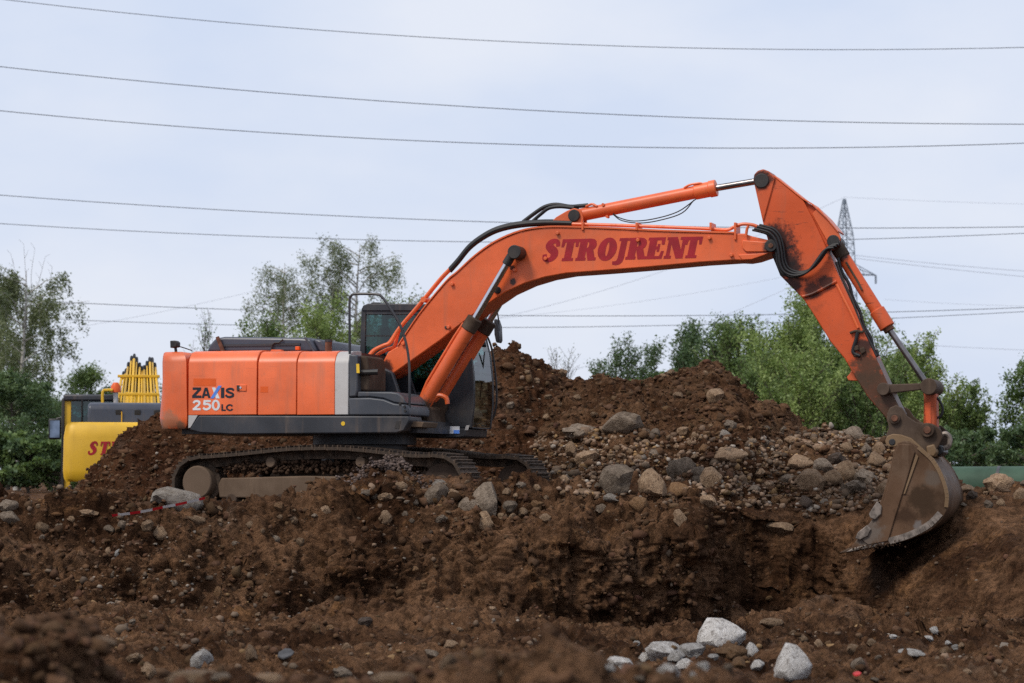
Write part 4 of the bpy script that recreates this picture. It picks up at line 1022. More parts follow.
for k, h in ((-0.8, 0.028), (0.0, 0.026), (0.8, 0.028)): shoe.box(k * L - 0.008, k * L + 0.008, -0.297, 0.297, 0.0, h)
shoe_me = None
MUDDY = M['track']
for side in (-1, 1):
    yc = side * 1.29
    n = len(TP); m = MB()
    for yy in (-0.09, 0.05):           # the two link chains inside the shoes
        for i in range(n):
            (x0, z0), (x1, z1) = TP[i], TP[(i + 1) % n]
            cx, cz = 0.0, 0.45
            def ins(x, z, k):
                j = min(max(x, XB), XF); dx, dz = x - j, z - ZC; l = math.hypot(dx, dz) or 1
                return (x - dx / l * k, z - dz / l * k)
            a0, a1, b0, b1 = ins(x0, z0, .045), ins(x1, z1, .045), ins(x0, z0, .165), ins(x1, z1, .165)
            m.add([(a0[0], yy, a0[1]), (a1[0], yy, a1[1]), (b1[0], yy, b1[1]), (b0[0], yy, b0[1]), (a0[0], yy + .04, a0[1]), (a1[0], yy + .04, a1[1]), (b1[0], yy + .04, b1[1]), (b0[0], yy + .04, b0[1])],
                  [(0, 1, 2, 3), (4, 7, 6, 5), (0, 4, 5, 1), (3, 2, 6, 7)])
    tr = m.build('track', M['track'], exc, smooth=False)
    tr.location = (-yc * math.sin(UY), yc * math.cos(UY), 0); tr.rotation_euler = (0, 0, UY)
    for i in range(n):
        (x0, z0), (x1, z1) = TP[i - 1], TP[(i + 1) % n]
        ang = math.atan2(z1 - z0, x1 - x0)
        if shoe_me is None:
            so = shoe.build('track_shoe', M['track'], tr, smooth=False); shoe_me = so.data
        else:
            so = link('track_shoe', shoe_me, None, tr)
        so.location = (TP[i][0], 0, TP[i][1]); so.rotation_euler = (0, -ang - math.pi + 0.0, 0)
        so.rotation_euler[1] += random.uniform(-0.03, 0.03)
    def upart(mb, name, mat, bevel=0.012, **k):
        o = mb.build(name, mat, exc, bevel, **k); o.location = tr.location; o.rotation_euler = (0, 0, UY); return o
    fy0, fy1 = -0.16, 0.16
    upart(MB().prism([(-1.58, 0.22), (1.5, 0.22), (1.55, 0.3), (1.5, 0.5), (-0.2, 0.53), (-1.55, 0.5), (-1.6, 0.4)], fy0, fy1), 'track_frame', M['frame_mud'], 0.02)
    upart(MB().disc(XB, ZC + .01, -0.12, 0.12, 0.30, 28), 'sprocket', M['track'])
    upart(MB().disc(XB, ZC + .02, -0.27, 0.1, 0.235, 28), 'final_drive', M['frame_mud'], 0.02)
    upart(MB().disc(XF, ZC, -0.11, 0.11, 0.29, 28), 'idler', M['cast'])
    upart(MB().disc(XF, ZC, -0.17, 0.17, 0.12, 20), 'idler_hub', M['cast'])
    for k in range(8): upart(MB().disc(-1.38 + k * 0.39, 0.2, -0.17, 0.17, 0.085, 14), 'track_roller', M['cast'])
    for x in (-0.75, 0.65): upart(MB().disc(x, 0.72, -0.19, 0.12, 0.075, 14), 'carrier_roller', M['frame_mud'])
o = MB().box(-0.75, 0.75, -1.25, 1.25, 0.32, 0.72).build('car_body', M['cast'], exc, 0.05); o.rotation_euler = (0, 0, UY)
MB().tube([(0, 0, 0.7), (0, 0, 1.0)], 0.62, 32).build('slew_ring', M['black'], exc)
MB().tube([(0, 0, 0.98), (0, 0, 1.15)], 0.75, 32).build('slew_ring', M['dark_paint'], exc)
# ------------------------------------------------------------------ yellow excavator seen from behind, in a dip beyond the heap
YX, YY = xpix(137, 50.0), 50.0
yel = tag(empty('excavator', (YX, YY, -0.75), R(98.3)), 'yellow excavator seen from behind, half hidden by the soil heap', 'excavator')
def cwp(x_front, x_rear, hw, r):
    pts = [(x_front, -hw)]
    for k in range(7):
        a = R(-90 - 90 * k / 6); pts.append((x_rear + r + r * math.cos(a), -hw + r + r * math.sin(a)))
    for k in range(1, 6): pts.append((x_rear - 0.1 * math.sin(math.pi * k / 6), -hw + r + 2 * (hw - r) * k / 6))
    for k in range(7):
        a = R(180 - 90 * k / 6); pts.append((x_rear + r + r * math.cos(a), hw - r + r * math.sin(a)))
    pts.append((x_front, hw)); return pts
ycw = MB().plan(cwp(-2.0, -2.75, 1.41, 0.2), [(1.18, .06), (1.24, .02), (1.4, 0), (2.05, .01), (2.26, .05), (2.32, .1), (2.34, .16)]).build('counterweight', M['yellow'], yel, ang=50)
g = MB()
for k, ch in enumerate('STROJRENT'):
    fn = lambda gx, gy: (0.93 - k * 0.208 - 0.25 * gx - 0.05 * gy, 1.70 + 0.26 * gy)
    gm = glyph_mesh([SLAB[ch]], fn, 0, 0.0)
    yb = [(-2.75 - 0.1 * math.sin(math.pi * min(max((p[0] + 1.06) / 2.12, 0), 1)) - 0.012 - 0.0005 * (k % 2), p[0], p[2]) for p in gm.v]
    g.add(yb, gm.f)
g.build('lettering', M['maroon'], ycw, smooth=False)
MB().box(-2.2, 0.4, -1.35, 0.98, 1.2, 2.35).build('engine_bay', M['dark_paint'], yel, 0.02)
hd = MB().prism([(-2.25, 2.3), (-2.2, 2.66), (-2.1, 2.74), (-0.6, 2.76), (-0.5, 2.3)], -1.36, 0.95).build('hood', M['hood_paint'], yel, 0.06, 3)
for y in (0.35, -0.02, -0.4, -0.8): MB().box(-2.235, -2.19, y - 0.06, y + 0.06, 2.5, 2.6).build('vent', M['black'], hd, 0.01)
MB().box(-2.262, -2.24, 0.28, 0.30, 2.34, 2.56).build('hood_handle', M['yellow'], hd)
ycab = MB().box(-0.35, 1.3, 0.42, 0.50, 1.2, 2.9).build('cab', M['dark_paint'], yel, 0.02)
MB().box(-0.35, 1.3, 1.42, 1.48, 1.2, 2.0).build('cab_door', M['dark_paint'], ycab, 0.02)
MB().box(-0.42, 1.4, 0.40, 1.50, 2.82, 2.96).build('cab_roof', M['dark_paint'], ycab, 0.04)
MB().box(-0.36, -0.28, 1.34, 1.48, 0.9, 2.84).build('pillar', M['yellow'], ycab, 0.015)
MB().box(-0.40, -0.30, 1.47, 1.53, 1.0, 2.86).build('pillar', M['black'], ycab, 0.01)
MB().box(1.22, 1.3, 1.40, 1.49, 1.2, 2.84).build('pillar', M['dark_paint'], ycab, 0.015)
MB().box(-0.34, -0.28, 0.5, 1.34, 1.2, 2.0).build('rear_panel', M['dark_paint'], ycab, 0.015)
MB().box(-0.325, -0.315, 0.5, 1.34, 2.0, 2.82).build('window_pane', M['glass'], ycab)
MB().box(1.25, 1.26, 0.5, 1.40, 1.3, 2.82).build('windscreen', M['glass'], ycab)
MB().box(-0.28, 1.2, 1.445, 1.455, 2.0, 2.82).build('window_pane', M['glass'], ycab)
MB().box(0.1, 0.25, 0.75, 1.1, 1.9, 2.55).build('seat', M['seat'], ycab, 0.04)
for y in (0.98, 1.12): MB().tube([(-0.4, y, 1.9), (-0.4, y, 2.9 if y > 1 else 2.7)], 0.02, 6).build('handrail', M['black'], ycab)
MB().tube([(1.2, 1.48, 2.55), (1.25, 1.7, 2.5)], 0.018, 6).build('mirror_arm', M['black'], ycab)
M['mirror_dark'] = plain('mirror_reflection', (0.16, 0.19, 0.24), 0.08, 1.0, 0.5, 3)  # dark bluish reflection put into the glass colour
ym = MB().box(1.2, 1.27, 1.60, 1.86, 2.06, 2.5).build('mirror', M['black'], ycab, 0.03)
MB().box(1.185, 1.195, 1.63, 1.83, 2.1, 2.46).build('mirror_glass', M['mirror_dark'], ym, 0.0)
M['yellow_dull'] = paint('dull_yellow', (0.5, 0.3, 0.03), 0.5, 0.4)
yb = MB().prism([(0.2, 1.6), (0.5, 1.5), (3.4, 3.15), (5.6, 3.1), (7.2, 2.2), (7.2, 1.8), (5.4, 2.5), (3.6, 2.5)], -0.33, 0.33).build('boom', M['yellow'], yel, 0.03)
for k in range(13):
    y = -0.43 + k * 0.072 + random.uniform(-.015, .015); top = 3.60 + 0.14 * math.sin(k * 0.9 + .4) + 0.12 * math.sin(math.pi * k / 12)
    MB().tube(smooth_path([(0.1, y * 1.05, 2.2), (0.9, y, 2.75), (2.0, y * 0.86, 3.35), (2.9, y * 0.8, top)], 4), (0.030, 0.020, 0.026, 0.018)[k % 4], 8).build('hydraulic_pipe', M['yellow_dull'] if k % 3 == 1 else M['yellow'], yb)
    MB().tube(smooth_path([(2.88, y * 0.8, top - .04), (3.1, y * 0.78, top + .1), (3.4, y * 0.75, top + .04), (3.9, y * .7, 3.2)], 4), 0.03, 8).build('hose', M['rubber'], yb)
for x, z in ((1.3, 3.02), (2.1, 3.44)): MB().box(x - .03, x + .03, -0.45, 0.45, z - .03, z + .03).build('pipe_clamp', M['yellow'], yb, 0.01)
for s_ in (-1, 1): MB().cyl((0.9, s_ * 0.42, 1.5), (3.0, s_ * .42, 2.5), 0.1, 14).build('boom_cylinder', M['yellow'], yel)
MB().tube([(-0.5, 0.44, 2.7), (-0.5, 0.44, 3.02)], 0.05, 10).build('beacon_post', M['white_paint'], yel)
MB().tube([(-0.5, 0.44, 3.0), (-0.5, 0.44, 3.12), (-0.5, 0.44, 3.2)], [0.1, 0.1, 0.05], 14).build('beacon', M['orange_deep'], yel)
MB().tube(smooth_path([(-0.6, 0.7, 2.7), (-0.6, 0.7, 3.0), (-0.6, 0.62, 3.04), (-0.6, 0.5, 3.04)], 4), 0.03, 6).build('handrail', M['yellow'], yel)
MB().box(0.9, 1.0, -0.68, -0.52, 2.95, 3.25).build('work_lamp', M['black'], yel, 0.03)
for s_ in (-1, 1):
    MB().prism([(-2.2, 0.35), (-1.9, 0.05), (1.9, 0.05), (2.2, 0.35), (2.2, 0.6), (1.9, 0.9), (-1.9, 0.9), (-2.2, 0.6)], s_ * 1.25 - .3, s_ * 1.25 + .3).build('track', M['track'], yel, 0.03)
MB().box(-0.8, 0.8, -1.0, 1.0, 0.4, 1.2).build('car_body', M['cast'], yel, 0.05)

# ------------------------------------------------------------------ green pipe lying behind the bank
M['pipe'] = plain('green_pipe_coating', (0.05, 0.088, 0.06), 0.6, 0, 0.25, 1.5, spec=0.15)
pa, pb = at(905, 478, 50.0), at(1200, 478, 48.0)
pm = MB(); pm.tube([(pa.x, pa.y, 0.36), ((pa.x + pb.x) / 2, 49.0, 0.37), (pb.x, pb.y, 0.36)], 0.37, 40)
pipe = tag(pm.build('pipe', M['pipe'], None), 'large green pipe lying on the ground behind the bank at right', 'pipe')
for t_ in (0.33, 0.72):
    c = Vector((pa.x + (pb.x - pa.x) * t_, pa.y + (pb.y - pa.y) * t_, 0.366)); dv = (pb - pa).normalized()
    MB().tube([c - dv * .03, c + dv * .03], 0.376, 40).build('weld_seam', M['dark_paint'], pipe)

# ------------------------------------------------------------------ lattice pylon and overhead wires
M['steel_far'] = plain('hazed_galvanised_steel', (0.2, 0.24, 0.29), 0.6, 0.2, 0.1)  # blue-grey of distance haze put into the steel colour
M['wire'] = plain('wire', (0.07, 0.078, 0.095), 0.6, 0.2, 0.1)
M['wire_far'] = plain('hazed_far_wire', (0.5, 0.55, 0.64), 0.6, 0.2, 0.1)  # paler than the near wires: fading into haze put into the colour
PY = 250.0; pk = FPX / PY
pyl_x = at(846.5, 478, PY).x
pylon = tag(empty('power_pylon', (pyl_x, PY, 0), R(24)), 'grey steel lattice power pylon rising behind the arm', 'pylon')
ZT = zpix(199, PY)
def hw(z): return float(np.interp(z, [0, 8, 16, 21, 25.5, ZT], [2.6, 1.35, 0.92, 0.84, 0.66, 0.08]))
levels = [0, 2.6, 5, 7, 9, 10.8, 12.5, 14, 15.5, 16.9, 18.2, 19.4, 20.6, 21.7, 22.8, 23.8, 24.8, 25.8, 26.8, 27.7, 28.5, ZT]
cs = [(-1, -1), (1, -1), (1, 1), (-1, 1)]
for sx, sy in cs:
    MB().tube([(sx * hw(z), sy * hw(z), z) for z in levels], 0.062, 5).build('leg', M['steel_far'], pylon)
for k, (z0, z1) in enumerate(zip(levels[:-1], levels[1:])):
    m = MB(); a, b = hw(z0), hw(z1)
    for i in range(4):
        p, q = cs[i], cs[(i + 1) % 4]
        m.tube([(p[0] * a, p[1] * a, z0), (q[0] * b, q[1] * b, z1)], 0.028, 4)
        m.tube([(q[0] * a, q[1] * a, z0), (p[0] * b, p[1] * b, z1)], 0.028, 4)
        m.tube([(p[0] * b, p[1] * b, z1), (q[0] * b, q[1] * b, z1)], 0.026, 4)
    m.build('lattice_panel', M['steel_far'], pylon, smooth=False)
ARMS = [(zpix(274, PY), 3.75), (zpix(318, PY), 4.7), (zpix(362, PY), 3.9)]
for z, ln in ARMS:
    for s_ in (-1, 1):
        m = MB(); h = hw(z); tip = (s_ * ln, 0, z)
        for sy in (-1, 1):
            m.tube([(s_ * h, sy * h, z), tip], 0.05, 5); m.tube([(s_ * hw(z + 1), sy * hw(z + 1), z + 1.0), tip], 0.042, 5)
            m.tube([(s_ * (h + (ln - h) * .45), sy * h * .5, z), (s_ * (h + (ln - h) * .1), sy * h * .9, z + .92)], 0.035, 4)
        cross = m.build('cross_arm', M['steel_far'], pylon, smooth=False)
        MB().tube([(tip[0], 0, z), (tip[0], 0, z - 0.9)], [0.10, 0.10], 8).build('insulator', M['steel_far'], cross)
def wire(pts, Y, r, label, mat='wire', ext=(-700, 1800), name='power_line', Y2=None):
    """overhead wire: parabola fitted through pixel points on a vertical plane, running on past the frame"""
    xs_ = np.array([p[0] for p in pts], float); ys_ = np.array([p[1] for p in pts], float)
    co = np.polyfit(xs_, ys_, min(2, len(pts) - 1))
    q = []
    for px in np.linspace(ext[0], ext[1], 50):
        t = (px - ext[0]) / (ext[1] - ext[0]); Yq = Y if Y2 is None else Y + (Y2 - Y) * t
        q.append(at(px, float(np.polyval(co, px)), Yq))
    m = MB(); m.tube(q, r, 6)
    return tag(m.build(name, M[mat], None), label, 'power line', 'overhead power lines')
wire([(10, 0), (250, 25), (520, 42), (760, 49), (1024, 47.5)], 95, 0.0144, 'topmost overhead wire crossing the sky')
wire([(0, 67), (250, 90), (500, 109), (750, 120), (1024, 124)], 95, 0.0166, 'second overhead wire from the top of the sky')
wire([(0, 111), (250, 131), (500, 144), (750, 148.6), (1024, 143)], 95, 0.0166, 'third overhead wire from the top, the lower of the high pair')
wire([(0, 195.5), (240, 210), (480, 222), (760, 228), (1024, 226.6)], 110, 0.0173, 'overhead wire passing behind the top of the boom bend')
wire([(0, 224), (240, 235), (470, 242), (760, 242), (1024, 233)], 110, 0.0158, 'overhead wire just under the boom top, meeting the pylon neck')
wire([(0, 299), (260, 310), (500, 315.6), (760, 315), (1024, 307.4)], 120, 0.0173, 'overhead wire crossing behind the cab roof')
wire([(0, 317), (260, 325), (500, 328), (760, 323), (1024, 311.6)], 120, 0.0158, 'lowest overhead wire, just below the one behind the cab roof')
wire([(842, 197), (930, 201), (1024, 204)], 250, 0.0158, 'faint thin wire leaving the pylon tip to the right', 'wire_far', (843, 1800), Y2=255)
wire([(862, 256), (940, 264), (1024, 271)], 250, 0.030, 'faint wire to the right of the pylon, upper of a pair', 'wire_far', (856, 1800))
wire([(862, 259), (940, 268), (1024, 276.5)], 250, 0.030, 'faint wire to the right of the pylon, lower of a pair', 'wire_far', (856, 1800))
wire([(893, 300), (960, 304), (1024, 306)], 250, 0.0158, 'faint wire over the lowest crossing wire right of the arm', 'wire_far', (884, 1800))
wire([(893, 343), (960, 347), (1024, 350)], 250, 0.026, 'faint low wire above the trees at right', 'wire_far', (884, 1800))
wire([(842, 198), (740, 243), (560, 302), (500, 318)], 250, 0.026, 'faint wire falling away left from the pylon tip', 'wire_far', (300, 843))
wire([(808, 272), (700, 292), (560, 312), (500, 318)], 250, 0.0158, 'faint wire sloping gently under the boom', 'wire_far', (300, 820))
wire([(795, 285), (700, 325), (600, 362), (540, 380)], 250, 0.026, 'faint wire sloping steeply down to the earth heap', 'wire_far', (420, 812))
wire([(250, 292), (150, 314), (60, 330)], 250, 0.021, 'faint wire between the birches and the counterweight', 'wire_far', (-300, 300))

# ------------------------------------------------------------------ trees
def leaf_mat(name, a, b):
    t = NT(name)
    at_ = t.n('Attribute', attribute_name='tint')
    c = t.mix(at_.outputs['Fac'], a, b)
    d = t.n('BsdfDiffuse', Color=c); tr = t.n('BsdfTranslucent', Color=t.mix(0.5, c, (0.12, 0.16, 0.02)))
    g = t.n('BsdfGlossy', Roughness=0.45, Color=(0.5, 0.55, 0.5, 1))
    m1 = t.n('MixShader'); m1.inputs[0].default_value = 0.42
    t.put(m1.inputs[1], d.outputs[0]); t.put(m1.inputs[2], tr.outputs[0])
    m2 = t.n('MixShader'); m2.inputs[0].default_value = 0.05
    t.put(m2.inputs[1], m1.outputs[0]); t.put(m2.inputs[2], g.outputs[0])
    t.t.links.new(m2.outputs[0], t.out.inputs['Surface'])
    return t.m
LEAF = {'bright': leaf_mat('bright_leaves', (0.155, 0.235, 0.06), (0.37, 0.46, 0.15)),  # leaf colours brightened in place of distance haze
        'mid': leaf_mat('green_leaves', (0.095, 0.16, 0.052), (0.24, 0.325, 0.11)),
        'dark': leaf_mat('dark_leaves', (0.062, 0.112, 0.055), (0.15, 0.22, 0.095)),
        'birch': leaf_mat('birch_leaves', (0.11, 0.14, 0.065), (0.27, 0.3, 0.16))}
M['bark'] = plain('bark', (0.09, 0.07, 0.055), 0.9, 0, 0.4, 5)
def birch_bark():
    t = NT('birch_bark')
    mp = t.n('Mapping', Vector=t.tc.outputs['Object']); mp.inputs['Scale'].default_value = (2, 2, 9)
    f = t.remap(t.noise(1.2, 6, 0.65, mp.outputs[0]), 0.55, 0.66)
    return t.bsdf(t.mix(f, (0.42, 0.40, 0.37), (0.05, 0.045, 0.04)), 0.85)
M['birch_bark'] = birch_bark()
def leaf_cloud(C, size, rng, tint, up=0.4):
    """one small folded-diamond face per leaf"""
    n = len(C)
    N = rng.normal(size=(n, 3)); N[:, 2] += up; N /= np.linalg.norm(N, axis=1, keepdims=True)
    A = rng.normal(size=(n, 3)); A -= N * (A * N).sum(1, keepdims=True); A /= np.linalg.norm(A, axis=1, keepdims=True)
    B = np.cross(N, A); s = size * rng.uniform(0.6, 1.3, (n, 1))
    V = np.stack([C - A * s, C + B * s * 0.55, C + A * s, C - B * s * 0.55], 1).reshape(-1, 3)
    F = np.arange(4 * n).reshape(-1, 4)
    me = np_mesh('crown', V, F)
    set_tint(me, np.repeat(np.repeat(tint[:, None], 3, 1), 4, 0))
    return me
def tree(px, Y, top_py, width, kind, leafkey, n_leaf, size, seed, label, group, name='tree', base_z=0.0, lo=0.12, name_trunk='trunk'):
    rng = np.random.default_rng(seed)
    n_leaf = int(n_leaf * 1.6); size = size * 0.66
    if kind == 'round': lo = min(lo, 0.03); n_leaf = int(n_leaf * 1.35)
    X = xpix(px, Y); H = zpix(top_py, Y) - base_z
    root = tag(empty(name, (X, Y, base_z)), label, 'tree', group)
    tr = MB(); bark = M['birch_bark'] if kind == 'birch' else M['bark']
    lean = rng.uniform(-0.04, 0.04, 2)
    def trunk_at(t):
        return np.array([lean[0] * H * t + 0.03 * H * math.sin(3 * t + seed), lean[1] * H * t, H * t])
    r0 = 0.017 * H + 0.02
    nt = 1 if kind != 'shrub' else 4
    stems = []
    if kind == 'shrub':
        for k in range(nt):
            a = rng.uniform(0, 2 * math.pi); w = width * 0.5 * rng.uniform(0.1, 0.55); h = H * rng.uniform(0.72, 1.0) if k else H
            stems.append([np.array([math.cos(a) * w * t ** 0.8, math.sin(a) * w * t ** 0.8, h * t]) + (rng.normal(size=3) * 0.03 * H * t * 0.4) for t in np.linspace(0, 1, 7)])
    else:
        stems.append([trunk_at(t) for t in np.linspace(0, 0.97, 9)])
    for st in stems: tr.tube(st, r0 / (1 if nt == 1 else 1.6), 6, r1=0.012)
    centers, tints = [], []
    nb = 34 if kind != 'shrub' else 46
    for b in range(nb):
        st = stems[rng.integers(len(stems))]
        t = lo + (0.97 - lo) * ((b + rng.uniform(0, 1)) / nb)
        i = min(int(t * (len(st) - 1)), len(st) - 2); f = t * (len(st) - 1) - i
        p0 = st[i] * (1 - f) + st[i + 1] * f
        a = rng.uniform(0, 2 * math.pi)
        if kind == 'birch': reach = width * 0.5 * (0.25 + 0.85 * math.sin(math.pi * min(1, (1 - t) * 1.25 + 0.12)) ) * rng.uniform(0.6, 1.1); rise = reach * rng.uniform(0.3, 0.9)
        elif kind == 'shrub': reach = width * 0.5 * (1.05 - 0.75 * t) * rng.uniform(0.45, 1.1); rise = reach * rng.uniform(0.5, 1.5) + 0.05 * H
        else: reach = width * 0.5 * math.sin(math.pi * min(0.97, 0.3 + 0.67 * t)) * rng.uniform(0.7, 1.1); rise = reach * rng.uniform(0.1, 0.7)
        d = np.array([math.cos(a), math.sin(a), 0])
        pts = [p0 + d * reach * s + np.array([0, 0, rise * (s - (0.35 * s * s if kind != 'shrub' else -0.15 * s * s))]) + rng.normal(size=3) * 0.02 * reach for s in np.linspace(0, 1, 5)]
        tr.tube(pts, r0 * 0.28 * (1 - 0.6 * t) + 0.006, 4, r1=0.005)
        m_ = max(6, int(n_leaf / nb))
        nt_ = 9 if kind == 'birch' else 7
        for k in range(nt_):                       # twigs along the limb
            s = rng.uniform(0.25, 1.0); q = pts[min(int(s * 4), 3)] * (1 - (s * 4 % 1)) + pts[min(int(s * 4) + 1, 4)] * (s * 4 % 1)
            if kind == 'birch':
                dv = np.array([rng.normal() * 0.25, rng.normal() * 0.25, -1.0]); ln = H * rng.uniform(0.05, 0.16); spread = 0.035 * H * 0.35
            elif kind == 'shrub':
                dv = np.array([rng.normal() * 0.5, rng.normal() * 0.5, 1.0]); ln = H * rng.uniform(0.06, 0.17); spread = 0.022 * H
            else:
                dv = rng.normal(size=3) + np.array([0, 0, 0.3]); ln = H * rng.uniform(0.04, 0.10); spread = 0.035 * H
            dv = dv / np.linalg.norm(dv)
            e = q + dv * ln
            if k < 3: tr.tube([q, e], 0.008, 3, caps=False)
            nn = max(2, int(m_ / nt_ * rng.uniform(0.5, 1.5)))
            u = rng.uniform(0, 1, (nn, 1))
            cc = q + dv * ln * u + rng.normal(size=(nn, 3)) * spread * (1.1 - 0.5 * u)
            centers.append(cc); tints.append(np.clip(rng.normal(0.47, 0.3) + rng.normal(size=nn) * 0.18, 0, 1))
    if kind == 'shrub':                            # leafy leaders at the top of each stem
        for st in stems:
            nn = int(n_leaf * 0.03); u = rng.uniform(0.7, 1.02, (nn, 1)); i = 5
            cc = st[4] + (st[6] - st[4]) * ((u - 0.667) / 0.333) + rng.normal(size=(nn, 3)) * 0.02 * H
            centers.append(cc); tints.append(np.clip(rng.normal(0.6, 0.2, nn), 0, 1))
    tr.build(name_trunk, bark, root, ang=60)
    C = np.concatenate(centers); T = np.concatenate(tints)
    C[:, 2] = np.maximum(C[:, 2], 0.05)
    link('crown', leaf_cloud(C, size, rng, T), LEAF[leafkey], root)
    return root
GR, GM, GL = 'trees along the right behind the heaps', 'trees behind the cab', 'trees at the left edge'
# left edge
left_birch = tree(24, 100, 264, 5.2, 'birch', 'birch', 15000, 0.085, 11, 'tall airy birch with bare top twigs at the left edge', GL, 'birch_tree', lo=0.3)
tree(-14, 108, 290, 7, 'birch', 'birch', 12000, 0.085, 12, 'birch cut by the left edge of the picture', GL, 'birch_tree', lo=0.25)
tree(6, 84, 372, 4.6, 'round', 'dark', 8000, 0.085, 13, 'dark green bushy tree at the left edge under the birch', GL)
tree(48, 88, 385, 4.4, 'round', 'dark', 8000, 0.085, 14, 'dark green bushy tree left of the yellow excavator', GL)
tree(92, 104, 366, 5.2, 'round', 'mid', 7000, 0.09, 15, 'green tree behind the cab of the yellow excavator', GL)
tree(142, 112, 376, 5.0, 'round', 'mid', 6000, 0.09, 16, 'low green tree between the two excavators', GL)
tree(20, 96, 428, 5.5, 'round', 'dark', 6000, 0.09, 18, 'low dark hedge bush behind the two dark trees at the left edge', GL)
tree(72, 98, 420, 5.0, 'round', 'dark', 6000, 0.09, 19, 'low dark hedge bush just left of the yellow cab', GL)
for k, (bx, bt, lab) in enumerate(((-4, 432, 'low leafy hedge bush at the very left edge'), (30, 440, 'low leafy hedge bush beneath the left birch'), (60, 436, 'low leafy hedge bush touching the yellow machine'))):
    tree(bx, 80, bt, 3.6, 'round', 'mid' if k != 1 else 'dark', 6500, 0.12, 60 + k, lab, GL, 'bush')
tree(-60, 90, 350, 6, 'round', 'dark', 7000, 0.09, 17, 'dark tree outside the left edge', GL)
# bare top twigs of the left birch
tw = random.Random(9)
for k, (dx, tz) in enumerate(((-1.1, 262), (-0.6, 254), (-0.15, 244), (0.3, 248), (0.7, 256), (1.05, 266))):
    Hz = zpix(tz, 100); hb = zpix(300, 100); m = MB()
    mainp = smooth_path([(dx * 0.2, 0.15 * k, hb - 1.2), (dx * 0.5 + tw.uniform(-.1, .1), 0.15 * k, hb + 0.1), (dx * 0.8 + tw.uniform(-.1, .1), 0.1 * k, (hb + Hz) / 2), (dx + tw.uniform(-.1, .1), 0.1 * k, Hz)], 4)
    m.tube(mainp, 0.016, 5, r1=0.004)
    for q in mainp[4::2]:
        m.tube([q, (q[0] + tw.uniform(-.22, .22), q[1], q[2] + tw.uniform(0.1, 0.4))], 0.006, 4, r1=0.003)
    m.build('bare_twig', M['bark'], left_birch)
# behind the cab
tree(285, 112, 256, 3.6, 'birch', 'birch', 12000, 0.072, 21, 'slim birch behind the engine hood, left of the two birches', GM, 'birch_tree', lo=0.3)
tree(364, 114, 236, 5.4, 'birch', 'birch', 18000, 0.075, 22, 'wide tall birch behind the black handrail', GM, 'birch_tree', lo=0.3)
tree(402, 118, 288, 4.0, 'birch', 'birch', 3000, 0.085, 23, 'small birch peeking out beside the cab roof', GM, 'birch_tree', lo=0.4)
tree(330, 90, 318, 5.2, 'shrub', 'bright', 8000, 0.085, 24, 'bright green shrub tree right behind the hood end', GM)
tree(272, 92, 330, 3.8, 'shrub', 'mid', 7000, 0.085, 25, 'green shrub tree above the middle of the hood', GM)
tree(380, 93, 322, 4.6, 'shrub', 'mid', 6000, 0.085, 26, 'green shrub tree behind the cab', GM)
tree(204, 105, 331, 1.5, 'shrub', 'mid', 900, 0.08, 27, 'thin young tree tip above the counterweight', GM)
tree(436, 96, 350, 4.4, 'shrub', 'mid', 5000, 0.085, 28, 'green shrub tree seen through the cab glass', GM)
tree(558, 100, 352, 2.2, 'shrub', 'birch', 260, 0.06, 29, 'nearly bare sapling beside the big soil heap', GM)
# right side
tree(604, 96, 362, 2.3, 'shrub', 'dark', 3200, 0.085, 31, 'dark thin young tree at the left end of the right-hand trees', GR)
tree(622, 96, 357, 2.6, 'shrub', 'dark', 4500, 0.085, 32, 'dark young tree with two upright tips above the heap saddle', GR)
tree(650, 95, 362, 2.8, 'shrub', 'dark', 5500, 0.085, 33, 'dark young tree just left of the heap peak', GR)
tree(690, 92, 336, 3.2, 'shrub', 'dark', 9000, 0.09, 34, 'dark green tree with dense tips over the heap peak', GR)
tree(716, 90, 339, 3.4, 'shrub', 'dark', 8000, 0.09, 35, 'dark green tree right of the heap peak', GR)
tree(738, 84, 336, 3.4, 'shrub', 'mid', 6500, 0.08, 36, 'green tree on the slope side of the heap peak', GR)
tree(780, 80, 314, 4.8, 'shrub', 'bright', 14000, 0.075, 37, 'tallest bright green tree between heap and arm', GR)
tree(822, 82, 327, 4.2, 'shrub', 'bright', 12000, 0.075, 38, 'bright green tree left beside the orange arm', GR)
tree(800, 74, 372, 4.6, 'shrub', 'bright', 8000, 0.075, 39, 'lower bright green bush left of the arm', GR)
tree(745, 78, 385, 4.0, 'shrub', 'mid', 6500, 0.075, 40, 'low green bush along the right slope of the heap', GR)
tree(862, 82, 338, 4.2, 'shrub', 'bright', 8000, 0.075, 41, 'bright green tree directly behind the arm', GR)
tree(862, 74, 385, 4.6, 'shrub', 'mid', 7500, 0.075, 42, 'lower green bush behind the muddy end of the arm', GR)
tree(906, 80, 360, 3.8, 'shrub', 'bright', 8500, 0.075, 43, 'bright green tree behind the bucket link', GR)
tree(938, 79, 382, 3.4, 'shrub', 'bright', 7500, 0.075, 44, 'bright green tree right of the bucket link', GR)
tree(966, 82, 408, 3.6, 'shrub', 'mid', 7500, 0.075, 45, 'lower green tree above the green pipe', GR)
tree(935, 72, 430, 4.2, 'round', 'dark', 7500, 0.075, 46, 'dark green bush between bucket and green pipe', GR)
tree(985, 74, 432, 4.0, 'round', 'dark', 8000, 0.075, 47, 'dark green bush behind the green pipe', GR)
tree(1042, 80, 346, 2.8, 'round', 'mid', 9000, 0.085, 48, 'taller green tree cut by the right edge', GR, lo=0.2)
tree(1030, 74, 428, 4.0, 'round', 'dark', 6000, 0.075, 49, 'dark bush under the tree at the right edge', GR)
